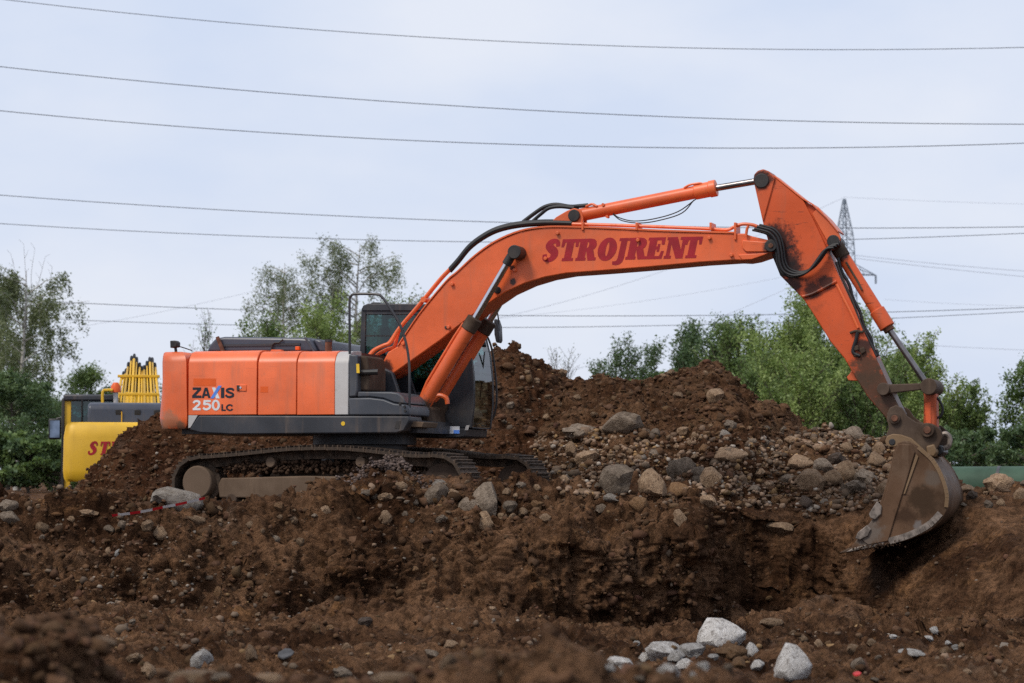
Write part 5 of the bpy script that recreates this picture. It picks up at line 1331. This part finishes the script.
tree(690, 76, 410, 5.0, 'shrub', 'mid', 5000, 0.075, 50, 'green bush hidden behind the heap peak', GR)
for k, (bx, bt, lab) in enumerate(((662, 372, 'soft green tree behind the dark young trees left of the heap peak'), (708, 366, 'soft green tree in the gap behind the heap peak'), (756, 350, 'soft green tree behind the bright trees right of the heap'), (838, 356, 'soft green tree filling the gap left of the arm'), (890, 366, 'soft green tree in the gap behind the bucket cylinder'), (952, 412, 'soft green bush behind the trees above the pipe'))):
    tree(bx, 98, bt, 5.4, 'round', 'mid', 6500, 0.13, 80 + k, lab, GR)
# ------------------------------------------------------------------ stones
def rock_mesh(name, seed, flat=0.75, rough=0.16, cuts=7, sub=3):
    rng = np.random.default_rng(seed)
    bm = bmesh.new(); bmesh.ops.create_icosphere(bm, subdivisions=sub, radius=1.0)
    V = np.array([v.co[:] for v in bm.verts])
    d = 1 + rough * fbm(V * 1.3 + seed * 3.1, 3, seed)
    V = V * d[:, None]
    for k in range(cuts):                                   # planed facets
        nrm = rng.normal(size=3); nrm /= np.linalg.norm(nrm); off = rng.uniform(0.55, 0.85)
        h = V @ nrm - off
        V -= np.outer(np.where(h > 0, h * 0.92, 0), nrm)
    V = V * (1 + 0.045 * fbm(V * 4.0 + seed, 3, seed + 9))[:, None]
    V[:, 2] *= flat
    for v, c in zip(bm.verts, V): v.co = c
    me = bpy.data.meshes.new(name); bm.to_mesh(me); bm.free()
    me.polygons.foreach_set('use_smooth', [True] * len(me.polygons)); me.set_sharp_from_angle(angle=R(38))
    return me
BASES = {}
for key in ('tan', 'grey', 'dark', 'ochre', 'white', 'pale'):
    BASES[key] = []
    for k in range(7):
        me = rock_mesh('stone', 100 + k, 0.85, 0.3 if k % 2 else 0.2, (6, 9, 13, 5, 11, 7, 9)[k])
        me.materials.append(M['rock_' + key]); BASES[key].append(me)
rr = random.Random(5)
PLACED = []
def stone(px, py, w, h, key, label, group=None, sink=0.3, name='stone'):
    hh = hit(px, min(py + h * 0.3, 681))
    if hh is None or hh[3] > 48: return None
    p = hh[0]; s = hh[3] / FPX
    o = bpy.data.objects.new(name, rr.choice(BASES[key])); col.objects.link(o)
    kk = 1.1 if key == 'white' and w > 9 else 1.0; sx, sz = w * s * 0.58 * kk, h * s * 0.64 * kk
    o.scale = (sx, (sx + sz) * 0.5, sz / 0.85)
    o.rotation_euler = (rr.uniform(-.15, .15), rr.uniform(-.2, .2), rr.choice((0, math.pi)) + rr.uniform(-.4, .4))
    c = p + Vector((0, 0.25 * sx, sz * (0.66 - sink)))
    o.location = c
    tag(o, label, 'stone', group or 'loose stones on the site')
    PLACED.append((px, py, max(w, h) / 2))
    return o
CN_ = {'tan': 'tan', 'grey': 'grey', 'dark': 'dark', 'ochre': 'ochre', 'white': 'whitish'}
HAND = [
 # boulders below the boom
 (619, 476, 33, 34, 'grey', 'largest grey boulder standing in the rubble under the boom lettering'),
 (655, 484, 30, 27, 'tan', 'blocky tan boulder right beside the largest grey boulder'),
 (582, 431, 32, 12, 'grey', 'flat grey slab at the top left of the rubble'),
 (621, 421, 38, 20, 'grey', 'wide grey-brown boulder half buried in the heap'),
 (572, 449, 12, 14, 'tan', 'upright small tan stone below the flat grey slab'),
 (589, 456, 26, 16, 'tan', 'tan stone lying between the flat slab and the largest boulder'),
 (680, 468, 30, 26, 'grey', 'broad grey boulder behind the blocky tan boulder'),
 (698, 472, 16, 14, 'grey', 'light grey stone right of the broad grey boulder'),
 (712, 476, 22, 20, 'tan', 'brown round stone right of the light grey stone'),
 (677, 491, 24, 16, 'ochre', 'flat ochre stone at the foot of the blocky tan boulder'),
 (728, 456, 42, 16, 'tan', 'long flat brown rock in the middle of the rubble slope'),
 (724, 434, 11, 8, 'pale', 'small pale pebble shining on the heap slope'),
 (731, 425, 12, 9, 'grey', 'small grey stone above the pale pebble on the heap slope'),
 (704, 449, 12, 9, 'ochre', 'small ochre stone left of the long flat brown rock'),
 (717, 394, 18, 16, 'tan', 'brown stone stuck high under the heap peak'),
 (794, 440, 16, 9, 'tan', 'tan stone on the right shoulder of the heap'),
 (799, 463, 30, 15, 'tan', 'wide tan stone in the rubble left of the bucket'),
 (812, 478, 30, 20, 'tan', 'large tan boulder at the crest of the trench wall'),
 (825, 465, 20, 14, 'grey', 'grey stone above the boulder on the trench wall crest'),
 (846, 472, 24, 20, 'tan', 'rounded tan boulder just left of the bucket'),
 (854, 434, 20, 14, 'grey', 'grey stone on the skyline of the rubble heap'),
 (834, 477, 22, 13, 'tan', 'flat stone between two tan boulders left of the bucket'),
 (788, 478, 18, 12, 'grey', 'grey stone left of the tan boulder on the trench crest'),
 (875, 461, 20, 15, 'tan', 'smooth tan stone touching the bucket edge'),
 (865, 449, 13, 11, 'grey', 'small grey cobble above the smooth tan stone'),
 (880, 447, 13, 11, 'tan', 'small tan cobble high beside the bucket'),
 (836, 459, 15, 12, 'dark', 'dark cobble left of the bucket on the rubble heap'),
 (867, 478, 22, 14, 'grey', 'greyish cobble low beside the bucket side'),
 (853, 488, 22, 12, 'grey', 'flat grey stone under the rounded tan boulder'),
 (847, 447, 13, 9, 'tan', 'tan cobble under the grey skyline stone'),
 (706, 500, 18, 14, 'tan', 'tan stone at the lip above the trench corner'),
 (640, 503, 18, 15, 'ochre', 'ochre stone below the largest grey boulder'),
 (613, 498, 18, 8, 'pale', 'thin pale stone under the largest grey boulder'),
 (805, 503, 14, 13, 'dark', 'round dark cobble in the trench wall'),
 (680, 517, 14, 17, 'tan', 'upright brown stone in the bank near the trench corner'),
 (777, 527, 30, 14, 'tan', 'long tan stone lying on the trench ledge'),
 (583, 494, 22, 10, 'tan', 'flat tan stone on the bank crest right of the track'),
 (601, 506, 13, 10, 'grey', 'small grey stone on the bank crest under the boulders'),
 # crest in front of the track
 (435, 494, 28, 20, 'grey', 'rounded grey boulder in front of the track idler'),
 (487, 499, 28, 30, 'grey', 'angular grey-green boulder at the front end of the track'),
 (483, 521, 20, 18, 'tan', 'tan stone just below the angular grey-green boulder'),
 (470, 503, 22, 13, 'grey', 'flat grey stone between the two crest boulders'),
 (511, 505, 15, 12, 'grey', 'oval grey stone right of the angular boulder'),
 (538, 504, 13, 12, 'ochre', 'light ochre stone on the crest below the far track'),
 (454, 494, 13, 12, 'tan', 'small brown stone leaning on the rounded grey boulder'),
 (373, 494, 22, 9, 'grey', 'long flat grey stone lying against the track frame'),
 (385, 497, 13, 8, 'tan', 'small tan stone right of the long flat grey stone'),
 (439, 483, 14, 8, 'pale', 'small white stone on top of the rounded grey boulder'),
 (523, 512, 10, 8, 'tan', 'small tan cobble on the crest below the oval stone'),
 # pit floor
 (447, 663, 18, 17, 'tan', 'tan cobble standing on the pit floor in the middle'),
 (429, 654, 19, 12, 'grey', 'grey cobble left of the tan cobble on the pit floor'),
 (450, 645, 15, 9, 'tan', 'flat brown cobble above the tan cobble on the pit floor'),
 (366, 621, 15, 11, 'dark', 'dark lump of stone at the foot of the bank'),
 (343, 673, 17, 9, 'grey', 'flat grey stone low on the pit floor'),
 (717, 638, 48, 30, 'white', 'largest white boulder on the pit floor'),
 (661, 652, 34, 24, 'white', 'white stone left of the largest white boulder'),
 (694, 650, 26, 16, 'white', 'white stone tucked under the left side of the largest white boulder'),
 (733, 652, 28, 13, 'ochre', 'ochre brown stone at the foot of the largest white boulder'),
 (751, 652, 13, 14, 'white', 'small white stone right of the ochre brown stone'),
 (790, 668, 35, 36, 'white', 'tall white boulder standing alone on the pit floor'),
 (740, 663, 14, 12, 'ochre', 'small ochre stone below the ochre brown stone'),
 (667, 670, 20, 13, 'white', 'low white stone at the bottom of the white stone cluster'),
 (622, 663, 24, 13, 'white', 'white stone at the left end of the white stone cluster'),
 (640, 667, 16, 9, 'grey', 'grey stone between the two left white stones'),
 (714, 657, 10, 7, 'white', 'tiny white stone in front of the largest white boulder'),
 (774, 622, 24, 9, 'tan', 'flat brown stone at the mouth of the trench'),
 (819, 643, 8, 8, 'tan', 'tiny tan stone right of the tall white boulder'),
 (857, 664, 15, 12, 'grey', 'grey stone on the pit floor below the bucket'),
 (912, 652, 24, 6, 'white', 'thin pale flat stone at the foot of the right soil slope'),
 (199, 661, 23, 17, 'white', 'pale broken stone on the pit floor at left'),
 (252, 654, 12, 17, 'tan', 'upright tan stone on the pit floor at left'),
 (149, 671, 12, 14, 'tan', 'tan cobble left of the pale broken stone'),
 (134, 658, 15, 8, 'tan', 'flat tan cobble behind the left tan cobble'),
 (222, 677, 20, 9, 'grey', 'flat grey stone below the pale broken stone'),
 (98, 643, 38, 18, 'tan', 'large brown half buried rock at lower left'),
 (315, 628, 9, 9, 'ochre', 'small ochre stone at the foot of the left bank'),
 (217, 592, 8, 12, 'ochre', 'small upright ochre stone in the left bank face'),
 (645, 658, 14, 10, 'white', 'small white stone between the two left white stones of the cluster'), (684, 664, 15, 10, 'white', 'white stone in front of the white stone cluster'), (676, 656, 16, 11, 'white', 'white stone filling the gap left of the largest white boulder'),
 (702, 666, 12, 8, 'white', 'low white pebble below the largest white boulder'), (757, 665, 12, 9, 'white', 'white pebble between the ochre stones and the tall white boulder'), (608, 668, 12, 8, 'white', 'white pebble at the far left end of the white stones'), (727, 668, 10, 7, 'grey', 'grey pebble below the ochre brown stone'),
 # left crest
 (180, 499, 52, 26, 'pale', 'big pale slab of stone behind the red and white tape'),
 (148, 524, 13, 12, 'tan', 'round tan cobble on the left crest under the tape'),
 (160, 533, 14, 12, 'tan', 'round tan cobble just lower right of the other under the tape'),
 (110, 529, 13, 7, 'grey', 'flat grey cobble on the left crest'),
 (41, 527, 13, 11, 'tan', 'brown cobble near the left edge crest'),
 (9, 517, 20, 13, 'grey', 'grey stone at the very left edge'),
 (8, 505, 17, 9, 'grey', 'bluish grey flat stone behind the stone at the very left edge'),
 (86, 513, 19, 7, 'tan', 'flat tan stone on the left plateau'),
 (197, 519, 22, 9, 'tan', 'flat brown stone on the crest right of the tape'),
 (60, 526, 15, 7, 'grey', 'low grey stone right of the brown cobble at the left crest'),
 (278, 506, 9, 10, 'ochre', 'ochre cobble in front of the track rollers'),
 (117, 553, 7, 7, 'white', 'small pale pebble high in the left bank face'),
 (108, 551, 6, 7, 'tan', 'small tan pebble left of the pale pebble in the bank'),
 # right crest
 (968, 474, 13, 11, 'tan', 'small tan stone on the skyline right of the bucket'),
 (982, 481, 20, 13, 'tan', 'brown stone between the skyline stone and the right boulder'),
 (1001, 483, 25, 18, 'tan', 'largest tan boulder on the crest at right in front of the pipe'),
 (967, 489, 19, 9, 'tan', 'flat tan stone right behind the bucket'),
 (964, 481, 14, 6, 'grey', 'bluish grey slab right behind the bucket'),
 (972, 496, 10, 9, 'dark', 'dark stone under the flat tan stone behind the bucket'),
]
for r_ in HAND: stone(*r_[:5], r_[5], sink=0.35)
# stones of the rubble slopes: too alike to tell apart within one patch, so each patch shares one label
ZONES = [
 ((560, 425, 700, 500), 44, (7, 16), 'cobble in the rubble around the boulders under the boom', 'cobbles around the boulders under the boom', ('tan', 'grey', 'tan', 'tan')),
 ((700, 425, 800, 505), 46, (6, 14), 'cobble on the rubble slope below the heap peak', 'cobbles on the slope below the heap peak', ('tan', 'grey', 'tan', 'ochre')),
 ((800, 432, 895, 500), 84, (7, 16), 'cobble on the rubble heap left of the bucket', 'cobbles on the rubble heap left of the bucket', ('tan', 'grey', 'tan', 'tan')),
 ((955, 478, 1024, 506), 18, (6, 15), 'cobble on the right crest near the pipe', 'cobbles on the right crest', ('tan', 'grey')),
 ((380, 482, 560, 520), 18, (6, 13), 'cobble on the crest in front of the tracks', 'cobbles on the crest in front of the tracks', ('tan', 'grey', 'tan')),
 ((0, 505, 340, 545), 18, (5, 11), 'cobble on the left crest', 'cobbles on the left crest', ('tan', 'grey', 'tan')),
 ((0, 560, 560, 680), 28, (6, 12), 'cobble on the pit floor and foot of the bank', 'cobbles on the pit floor', ('tan', 'grey', 'ochre', 'tan')),
 ((580, 630, 1000, 682), 18, (6, 12), 'cobble near the white stones on the pit floor', 'cobbles near the white stones', ('tan', 'grey', 'white', 'tan')),
 ((490, 365, 720, 425), 16, (6, 12), 'stone stuck in the upper face of the earth heaps', 'stones stuck in the upper face of the earth heaps', ('tan', 'grey', 'tan')),
]
COBBLES = {}
for (x0, y0, x1, y1), n, (s0, s1), lab, grp, keys in ZONES:
    done = 0
    for _ in range(n * 6):
        if done >= n: break
        px, py = rr.uniform(x0, x1), rr.uniform(y0, y1); w = s0 + (s1 - s0) * rr.random() ** 2
        if any((px - a) ** 2 + (py - b) ** 2 < (c + w * 0.5) ** 2 for a, b, c in PLACED): continue
        key = rr.choice(keys)
        o = stone(px, py, w, w * rr.uniform(0.55, 0.9), key, CN_[key] + ' ' + lab, CN_[key] + ' ' + grp, name='cobble')
        if o: done += 1; COBBLES.setdefault((CN_[key], lab), []).append((px, o))
ORD = 'first second third fourth fifth sixth seventh eighth ninth tenth'.split()
def ordinal(k):
    teens = 'eleventh twelfth thirteenth fourteenth fifteenth sixteenth seventeenth eighteenth nineteenth'.split()
    if k <= 10: return ORD[k - 1]
    if k < 20: return teens[k - 11]
    t_, u_ = divmod(k, 10); w_ = {2: 'twenty', 3: 'thirty', 4: 'forty', 5: 'fifty', 6: 'sixty'}[t_]
    return (w_[:-1] + 'ieth') if u_ == 0 else w_ + '-' + ORD[u_ - 1]
for (cn, lab), lst in COBBLES.items():
    lst.sort(key=lambda q: q[0])
    for k, (_, o) in enumerate(lst):
        o['label'] = f"{cn} {lab}, {ordinal(k + 1)} from left" if len(lst) > 1 else f"{cn} {lab}"
# out-of-focus stones on the near ridge under the frame
for px, py, w, h, key, lab in ((196, 676, 70, 30, 'tan', 'large blurred tan stone at the bottom edge, close to the camera'), (268, 680, 40, 22, 'tan', 'blurred tan stone right of the large blurred one at the bottom edge'), (395, 680, 60, 24, 'tan', 'blurred brown stone at the bottom edge left of centre'), (590, 676, 40, 26, 'ochre', 'blurred ochre stone at the bottom edge near the centre')):
    p = at(px, py + 4, 11.0); s = 11.0 / FPX
    o = bpy.data.objects.new('stone', BASES[key][1]); col.objects.link(o)
    gz = drop(p.x, 11.0)[0].z
    top = at(px, py - h * 0.5, 11.0).z
    o.scale = (w * s * .55, w * s * .5, max(0.06, (top - gz) * 0.62)); o.location = (p.x, 11.0, gz + (top - gz) * 0.36); o.rotation_euler = (0.1, 0.1, rr.uniform(0, 3))
    tag(o, lab, 'stone', 'loose stones on the site')

# ------------------------------------------------------------------ crumbled soil and gravel
def icosa():
    t = (1 + 5 ** 0.5) / 2
    V = np.array([(-1, t, 0), (1, t, 0), (-1, -t, 0), (1, -t, 0), (0, -1, t), (0, 1, t), (0, -1, -t), (0, 1, -t), (t, 0, -1), (t, 0, 1), (-t, 0, -1), (-t, 0, 1)], float)
    F = np.array([(0, 11, 5), (0, 5, 1), (0, 1, 7), (0, 7, 10), (0, 10, 11), (1, 5, 9), (5, 11, 4), (11, 10, 2), (10, 7, 6), (7, 1, 8), (3, 9, 4), (3, 4, 2), (3, 2, 6), (3, 6, 8), (3, 8, 9), (4, 9, 5), (2, 4, 11), (6, 2, 10), (8, 6, 7), (9, 8, 1)])
    return V / np.linalg.norm(V[0]), F
IV, IF = icosa()
def scatter(name, C, S, tints, mat, rng, jitter=0.28, label='', cat=''):
    n = len(C)
    V = IV[None] * (1 + rng.normal(size=(n, 12, 1)) * jitter)
    sc = S[:, None, None] * rng.uniform(0.65, 1.3, (n, 1, 3)); V = V * sc
    a = rng.uniform(0, 6.283, n); c, s = np.cos(a), np.sin(a)
    X = V[..., 0] * c[:, None] - V[..., 1] * s[:, None]; Yv = V[..., 0] * s[:, None] + V[..., 1] * c[:, None]
    V = np.stack([X, Yv, V[..., 2] * 0.8], -1) + C[:, None, :]
    F = (IF[None] + 12 * np.arange(n)[:, None, None]).reshape(-1, 3)
    me = np_mesh(name, V.reshape(-1, 3), F, smooth=(jitter < 0.25))
    set_tint(me, np.repeat(tints, 12, 0))
    return tag(link(name, me, mat), label, cat, kind='stuff')
rng = np.random.default_rng(3)
def pick(G, n, cond, w=None):
    V = G.reshape(-1, 3); ok = np.nonzero(cond(V))[0]
    i = rng.choice(ok, n); return V[i] + rng.normal(size=(n, 3)) * np.array((0.02, 0.02, 0.0))
inview = lambda V: (np.abs(V[:, 0]) < V[:, 1] * 0.225 + 0.6)
pg = pick(GG, 19000, lambda V: inview(V) & (V[:, 1] > 19.8) & (V[:, 1] < 36.5))
smooth_zone = lambda V: (((V[:, 0] > 2.55) & (V[:, 2] < 0.0) & (V[:, 1] > 32.4)) | ((V[:, 0] > 3.9) & (V[:, 1] > 29.0) & (V[:, 2] < 0.25) & (V[:, 2] > -1.15)))
dens = fbm(pg * 0.9, 3, 201) + 0.35 * rng.normal(size=len(pg)); pg = pg[(dens > -0.15) & (~smooth_zone(pg) | (rng.uniform(size=len(pg)) < 0.12))]
pr_ = np.concatenate([pick(GG, 2200, lambda V: inview(V) & (V[:, 1] > 9.5) & (V[:, 1] < 12.5)), pick(GG, 1600, lambda V: inview(V) & (V[:, 0] < -1.6) & (V[:, 1] > 9.5) & (V[:, 1] < 11.6))])
ph = np.concatenate([pick(HA, 6500, lambda V: (V[:, 2] > -0.1) & (V[:, 1] < 41.5)), pick(HB, 7000, lambda V: (V[:, 2] > -0.1) & (V[:, 1] < 40.5)), pick(HC, 4500, lambda V: (V[:, 2] > -0.1) & (V[:, 1] < 38.2))])
C = np.concatenate([pg, pr_, ph]); n = len(C)
S = np.clip(rng.lognormal(math.log(0.021), 0.55, n), 0.008, 0.085)
base = np.array((0.1, 0.056, 0.033)); T = base * rng.uniform(0.6, 1.45, (n, 1)) * (1 + rng.normal(size=(n, 3)) * 0.04)
scatter('soil_crumbs', C, S, np.clip(T, 0, 1), M['clod'], rng, 0.3, 'crumbled brown soil clods strewn over bank and heaps', 'soil')
pg = pick(GG, 9000, lambda V: inview(V) & (V[:, 1] > 19.8) & (V[:, 1] < 36.5))
dens = fbm(pg * 0.7, 3, 301) + 0.3 * rng.normal(size=len(pg)); pg = pg[(dens > 0.1) & (~smooth_zone(pg) | (rng.uniform(size=len(pg)) < 0.12))]
ph = np.concatenate([pick(HA, 900, lambda V: (V[:, 2] > -0.1) & (V[:, 1] < 41.5)), pick(HB, 6500, lambda V: (V[:, 2] > -0.1) & (V[:, 2] < 1.25) & (V[:, 1] < 40)), pick(HC, 7500, lambda V: (V[:, 2] > -0.1) & (V[:, 1] < 38.0))])
keep = (fbm(ph * 1.1, 3, 401) + 0.25 * rng.normal(size=len(ph))) > -0.12; keep[:900] = True; ph = ph[keep]
C = np.concatenate([pg, ph]); n = len(C)
S = np.clip(rng.lognormal(math.log(0.018), 0.55, n), 0.008, 0.07); S[len(pg) + 900:] *= 1.35
pal = np.array([(0.19, 0.13, 0.09), (0.155, 0.115, 0.083), (0.1, 0.074, 0.056), (0.24, 0.15, 0.075), (0.28, 0.24, 0.2)])
T = pal[rng.choice(5, n, p=[.38, .26, .16, .12, .08])] * rng.uniform(0.7, 1.25, (n, 1))
scatter('gravel', C, S, T, M['pebble'], rng, 0.14, 'small stones and gravel mixed into the dug soil', 'gravel')

pb_ = np.concatenate([pick(HB, 3000, lambda V: (V[:, 2] > 0.1) & (V[:, 2] < 1.15) & (V[:, 1] < 39.5)), pick(HC, 2600, lambda V: (V[:, 2] > 0.0) & (V[:, 1] < 37.6)), pick(GG, 1500, lambda V: (V[:, 0] > 0.6) & (V[:, 0] < 5.2) & (V[:, 1] > 31.3) & (V[:, 1] < 36.5) & (V[:, 2] > 0.05))])
pb_ = pb_[(fbm(pb_ * 0.9, 3, 411) + 0.3 * rng.normal(size=len(pb_))) > 0.05]; n = len(pb_)
T = pal[rng.choice(5, n, p=[.64, .13, .02, .12, .09])] * rng.uniform(1.0, 1.8, (n, 1))
scatter('rubble_stones', pb_, rng.uniform(0.02, 0.052, n), T, M['pebble'], rng, 0.2, 'dense band of small tan stones between cab and bucket', 'rubble')
# ------------------------------------------------------------------ mud packed into the track, pale gravel spill, tape, scrap
def mud_lump(pts, c, size, n, seed, name, label, mat, parent=None):
    rg = np.random.default_rng(seed); Cc, Ss = [], []
    for _ in range(n):
        a, b = pts[rg.integers(len(pts))]; p = P3(a + rg.normal() * 4, b + rg.normal() * 1.6, c + rg.uniform(-0.1, 0.12))
        Cc.append(p); Ss.append(size * rg.uniform(0.5, 1.4))
    V = IV[None] * (1 + rg.normal(size=(n, 12, 1)) * 0.22) * np.array(Ss)[:, None, None] + np.array(Cc)[:, None, :]
    F = (IF[None] + 12 * np.arange(n)[:, None, None]).reshape(-1, 3)
    me = np_mesh(name, V.reshape(-1, 3), F); set_tint(me, np.repeat(np.array((0.06, 0.037, 0.025))[None] * rg.uniform(.6, 1.3, (n, 1)), 12, 0))
    o = link(name, me, mat, parent); o['kind'] = 'stuff'; return o
mud_lump([(x, 549 - (x - 855) * 0.13) for x in range(856, 900, 3)], -W - 0.02, 0.011, 110, 5, 'stuck_soil', '', M['clod'], bucket)
mud_lump([(x, 469 + 2.0 * math.sin(x * .7)) for x in range(228, 420, 3)] + [(x, 464 + 2 * math.sin(x * .3)) for x in range(235, 420, 4)], -1.30, 0.024, 1500, 4, 'mud', '', M['clod'], exc)
gp = np.random.default_rng(8); n = 900
gx, gy = xpix(388, 31.7) + gp.normal(size=n) * 0.24, 31.75 + gp.normal(size=n) * 0.13
gz = np.array([drop(a, b)[0].z for a, b in zip(gx, gy)]) + np.abs(gp.normal(size=n)) * 0.05 + 0.06 * np.exp(-((gx - xpix(388, 31.7)) / 0.25) ** 2)
scatter('gravel_pile', np.stack([gx, gy, gz], 1), gp.uniform(0.012, 0.03, n), np.array((0.13, 0.098, 0.086))[None] * gp.uniform(0.5, 1.4, (n, 1)), M['pebble'], gp, 0.2, 'small spill of pinkish grey gravel in front of the track frame', 'gravel')
M['tape'] = None
t = NT('barrier_tape')
wv = t.n('TexWave', wave_type='BANDS', bands_direction='X'); wv.inputs['Scale'].default_value = 1.1
t.put(wv.inputs['Vector'], t.tc.outputs['Object'])
M['tape'] = t.bsdf(t.mix(t.math('GREATER_THAN', wv.outputs['Fac'], 0.55), (0.7, 0.68, 0.68), (0.6, 0.02, 0.03)), 0.5)
tape_px = smooth_path(((112, 515.5), (130, 513.4), (142, 511.6), (154, 509.2), (166, 506.6), (178, 504.4), (190, 501.6), (205, 498.0)), 6)
ty = np.array([min(30.4, min(hit(a, b + o)[0].y for o in (-1, 0, 2)) - 0.1) for a, b in tape_px])
ty = np.array([ty[max(0, i - 4):i + 5].min() for i in range(len(ty))])
ty = np.convolve(np.pad(ty, 3, mode='edge'), np.ones(7) / 7, 'valid') - 0.03
tp = [Vector(at(a, b, y)) for (a, b), y in zip(tape_px, ty)]
m = MB(); v = []
for i, p in enumerate(tp): v += [p + Vector((0, -0.012, 0.016)), p + Vector((0, 0.012, -0.016))]
m.add(v, [(2*i, 2*i+1, 2*i+3, 2*i+2) for i in range(len(tp) - 1)])
tag(m.build('barrier_tape', M['tape'], None), 'red and white barrier tape strung across the pale slab', 'tape')
# bits of blue-grey sheet metal and a red scrap on the floor
M['sheet'] = plain('grey_sheet', (0.05, 0.048, 0.05), 0.6, 0.0, 0.4, 8)
for px, py, w, hgt, mat, lab, nm in ((286, 660, 18, 9, M['sheet'], 'bluish grey scrap of sheet lying in the soil at lower left', 'sheet_scrap'), (857, 681, 8, 4, plain('red_plastic', (0.45, 0.03, 0.03), 0.5), 'small red plastic scrap at the bottom edge', 'plastic_scrap')):
    h = hit(px, py); p = h[0]; s = h[3] / FPX
    m = MB(); rg = random.Random(px)
    ring = [(math.cos(a) * w * s * .5 * rg.uniform(.7, 1.1), math.sin(a) * w * s * .5 * rg.uniform(.6, 1.0)) for a in np.linspace(0, 2 * math.pi, 8)[:-1]]
    m.add([(x, y, 0.12 * x + 0.5 * y) for x, y in ring] + [(x, y, 0.12 * x + 0.5 * y + 0.012) for x, y in ring], [tuple(range(6, -1, -1)), tuple(range(7, 14))] + [(i, (i + 1) % 7, (i + 1) % 7 + 7, i + 7) for i in range(7)])
    o = m.build(nm, mat, None, smooth=False); o.location = p + Vector((0, 0, 0.05)); tag(o, lab, 'scrap')
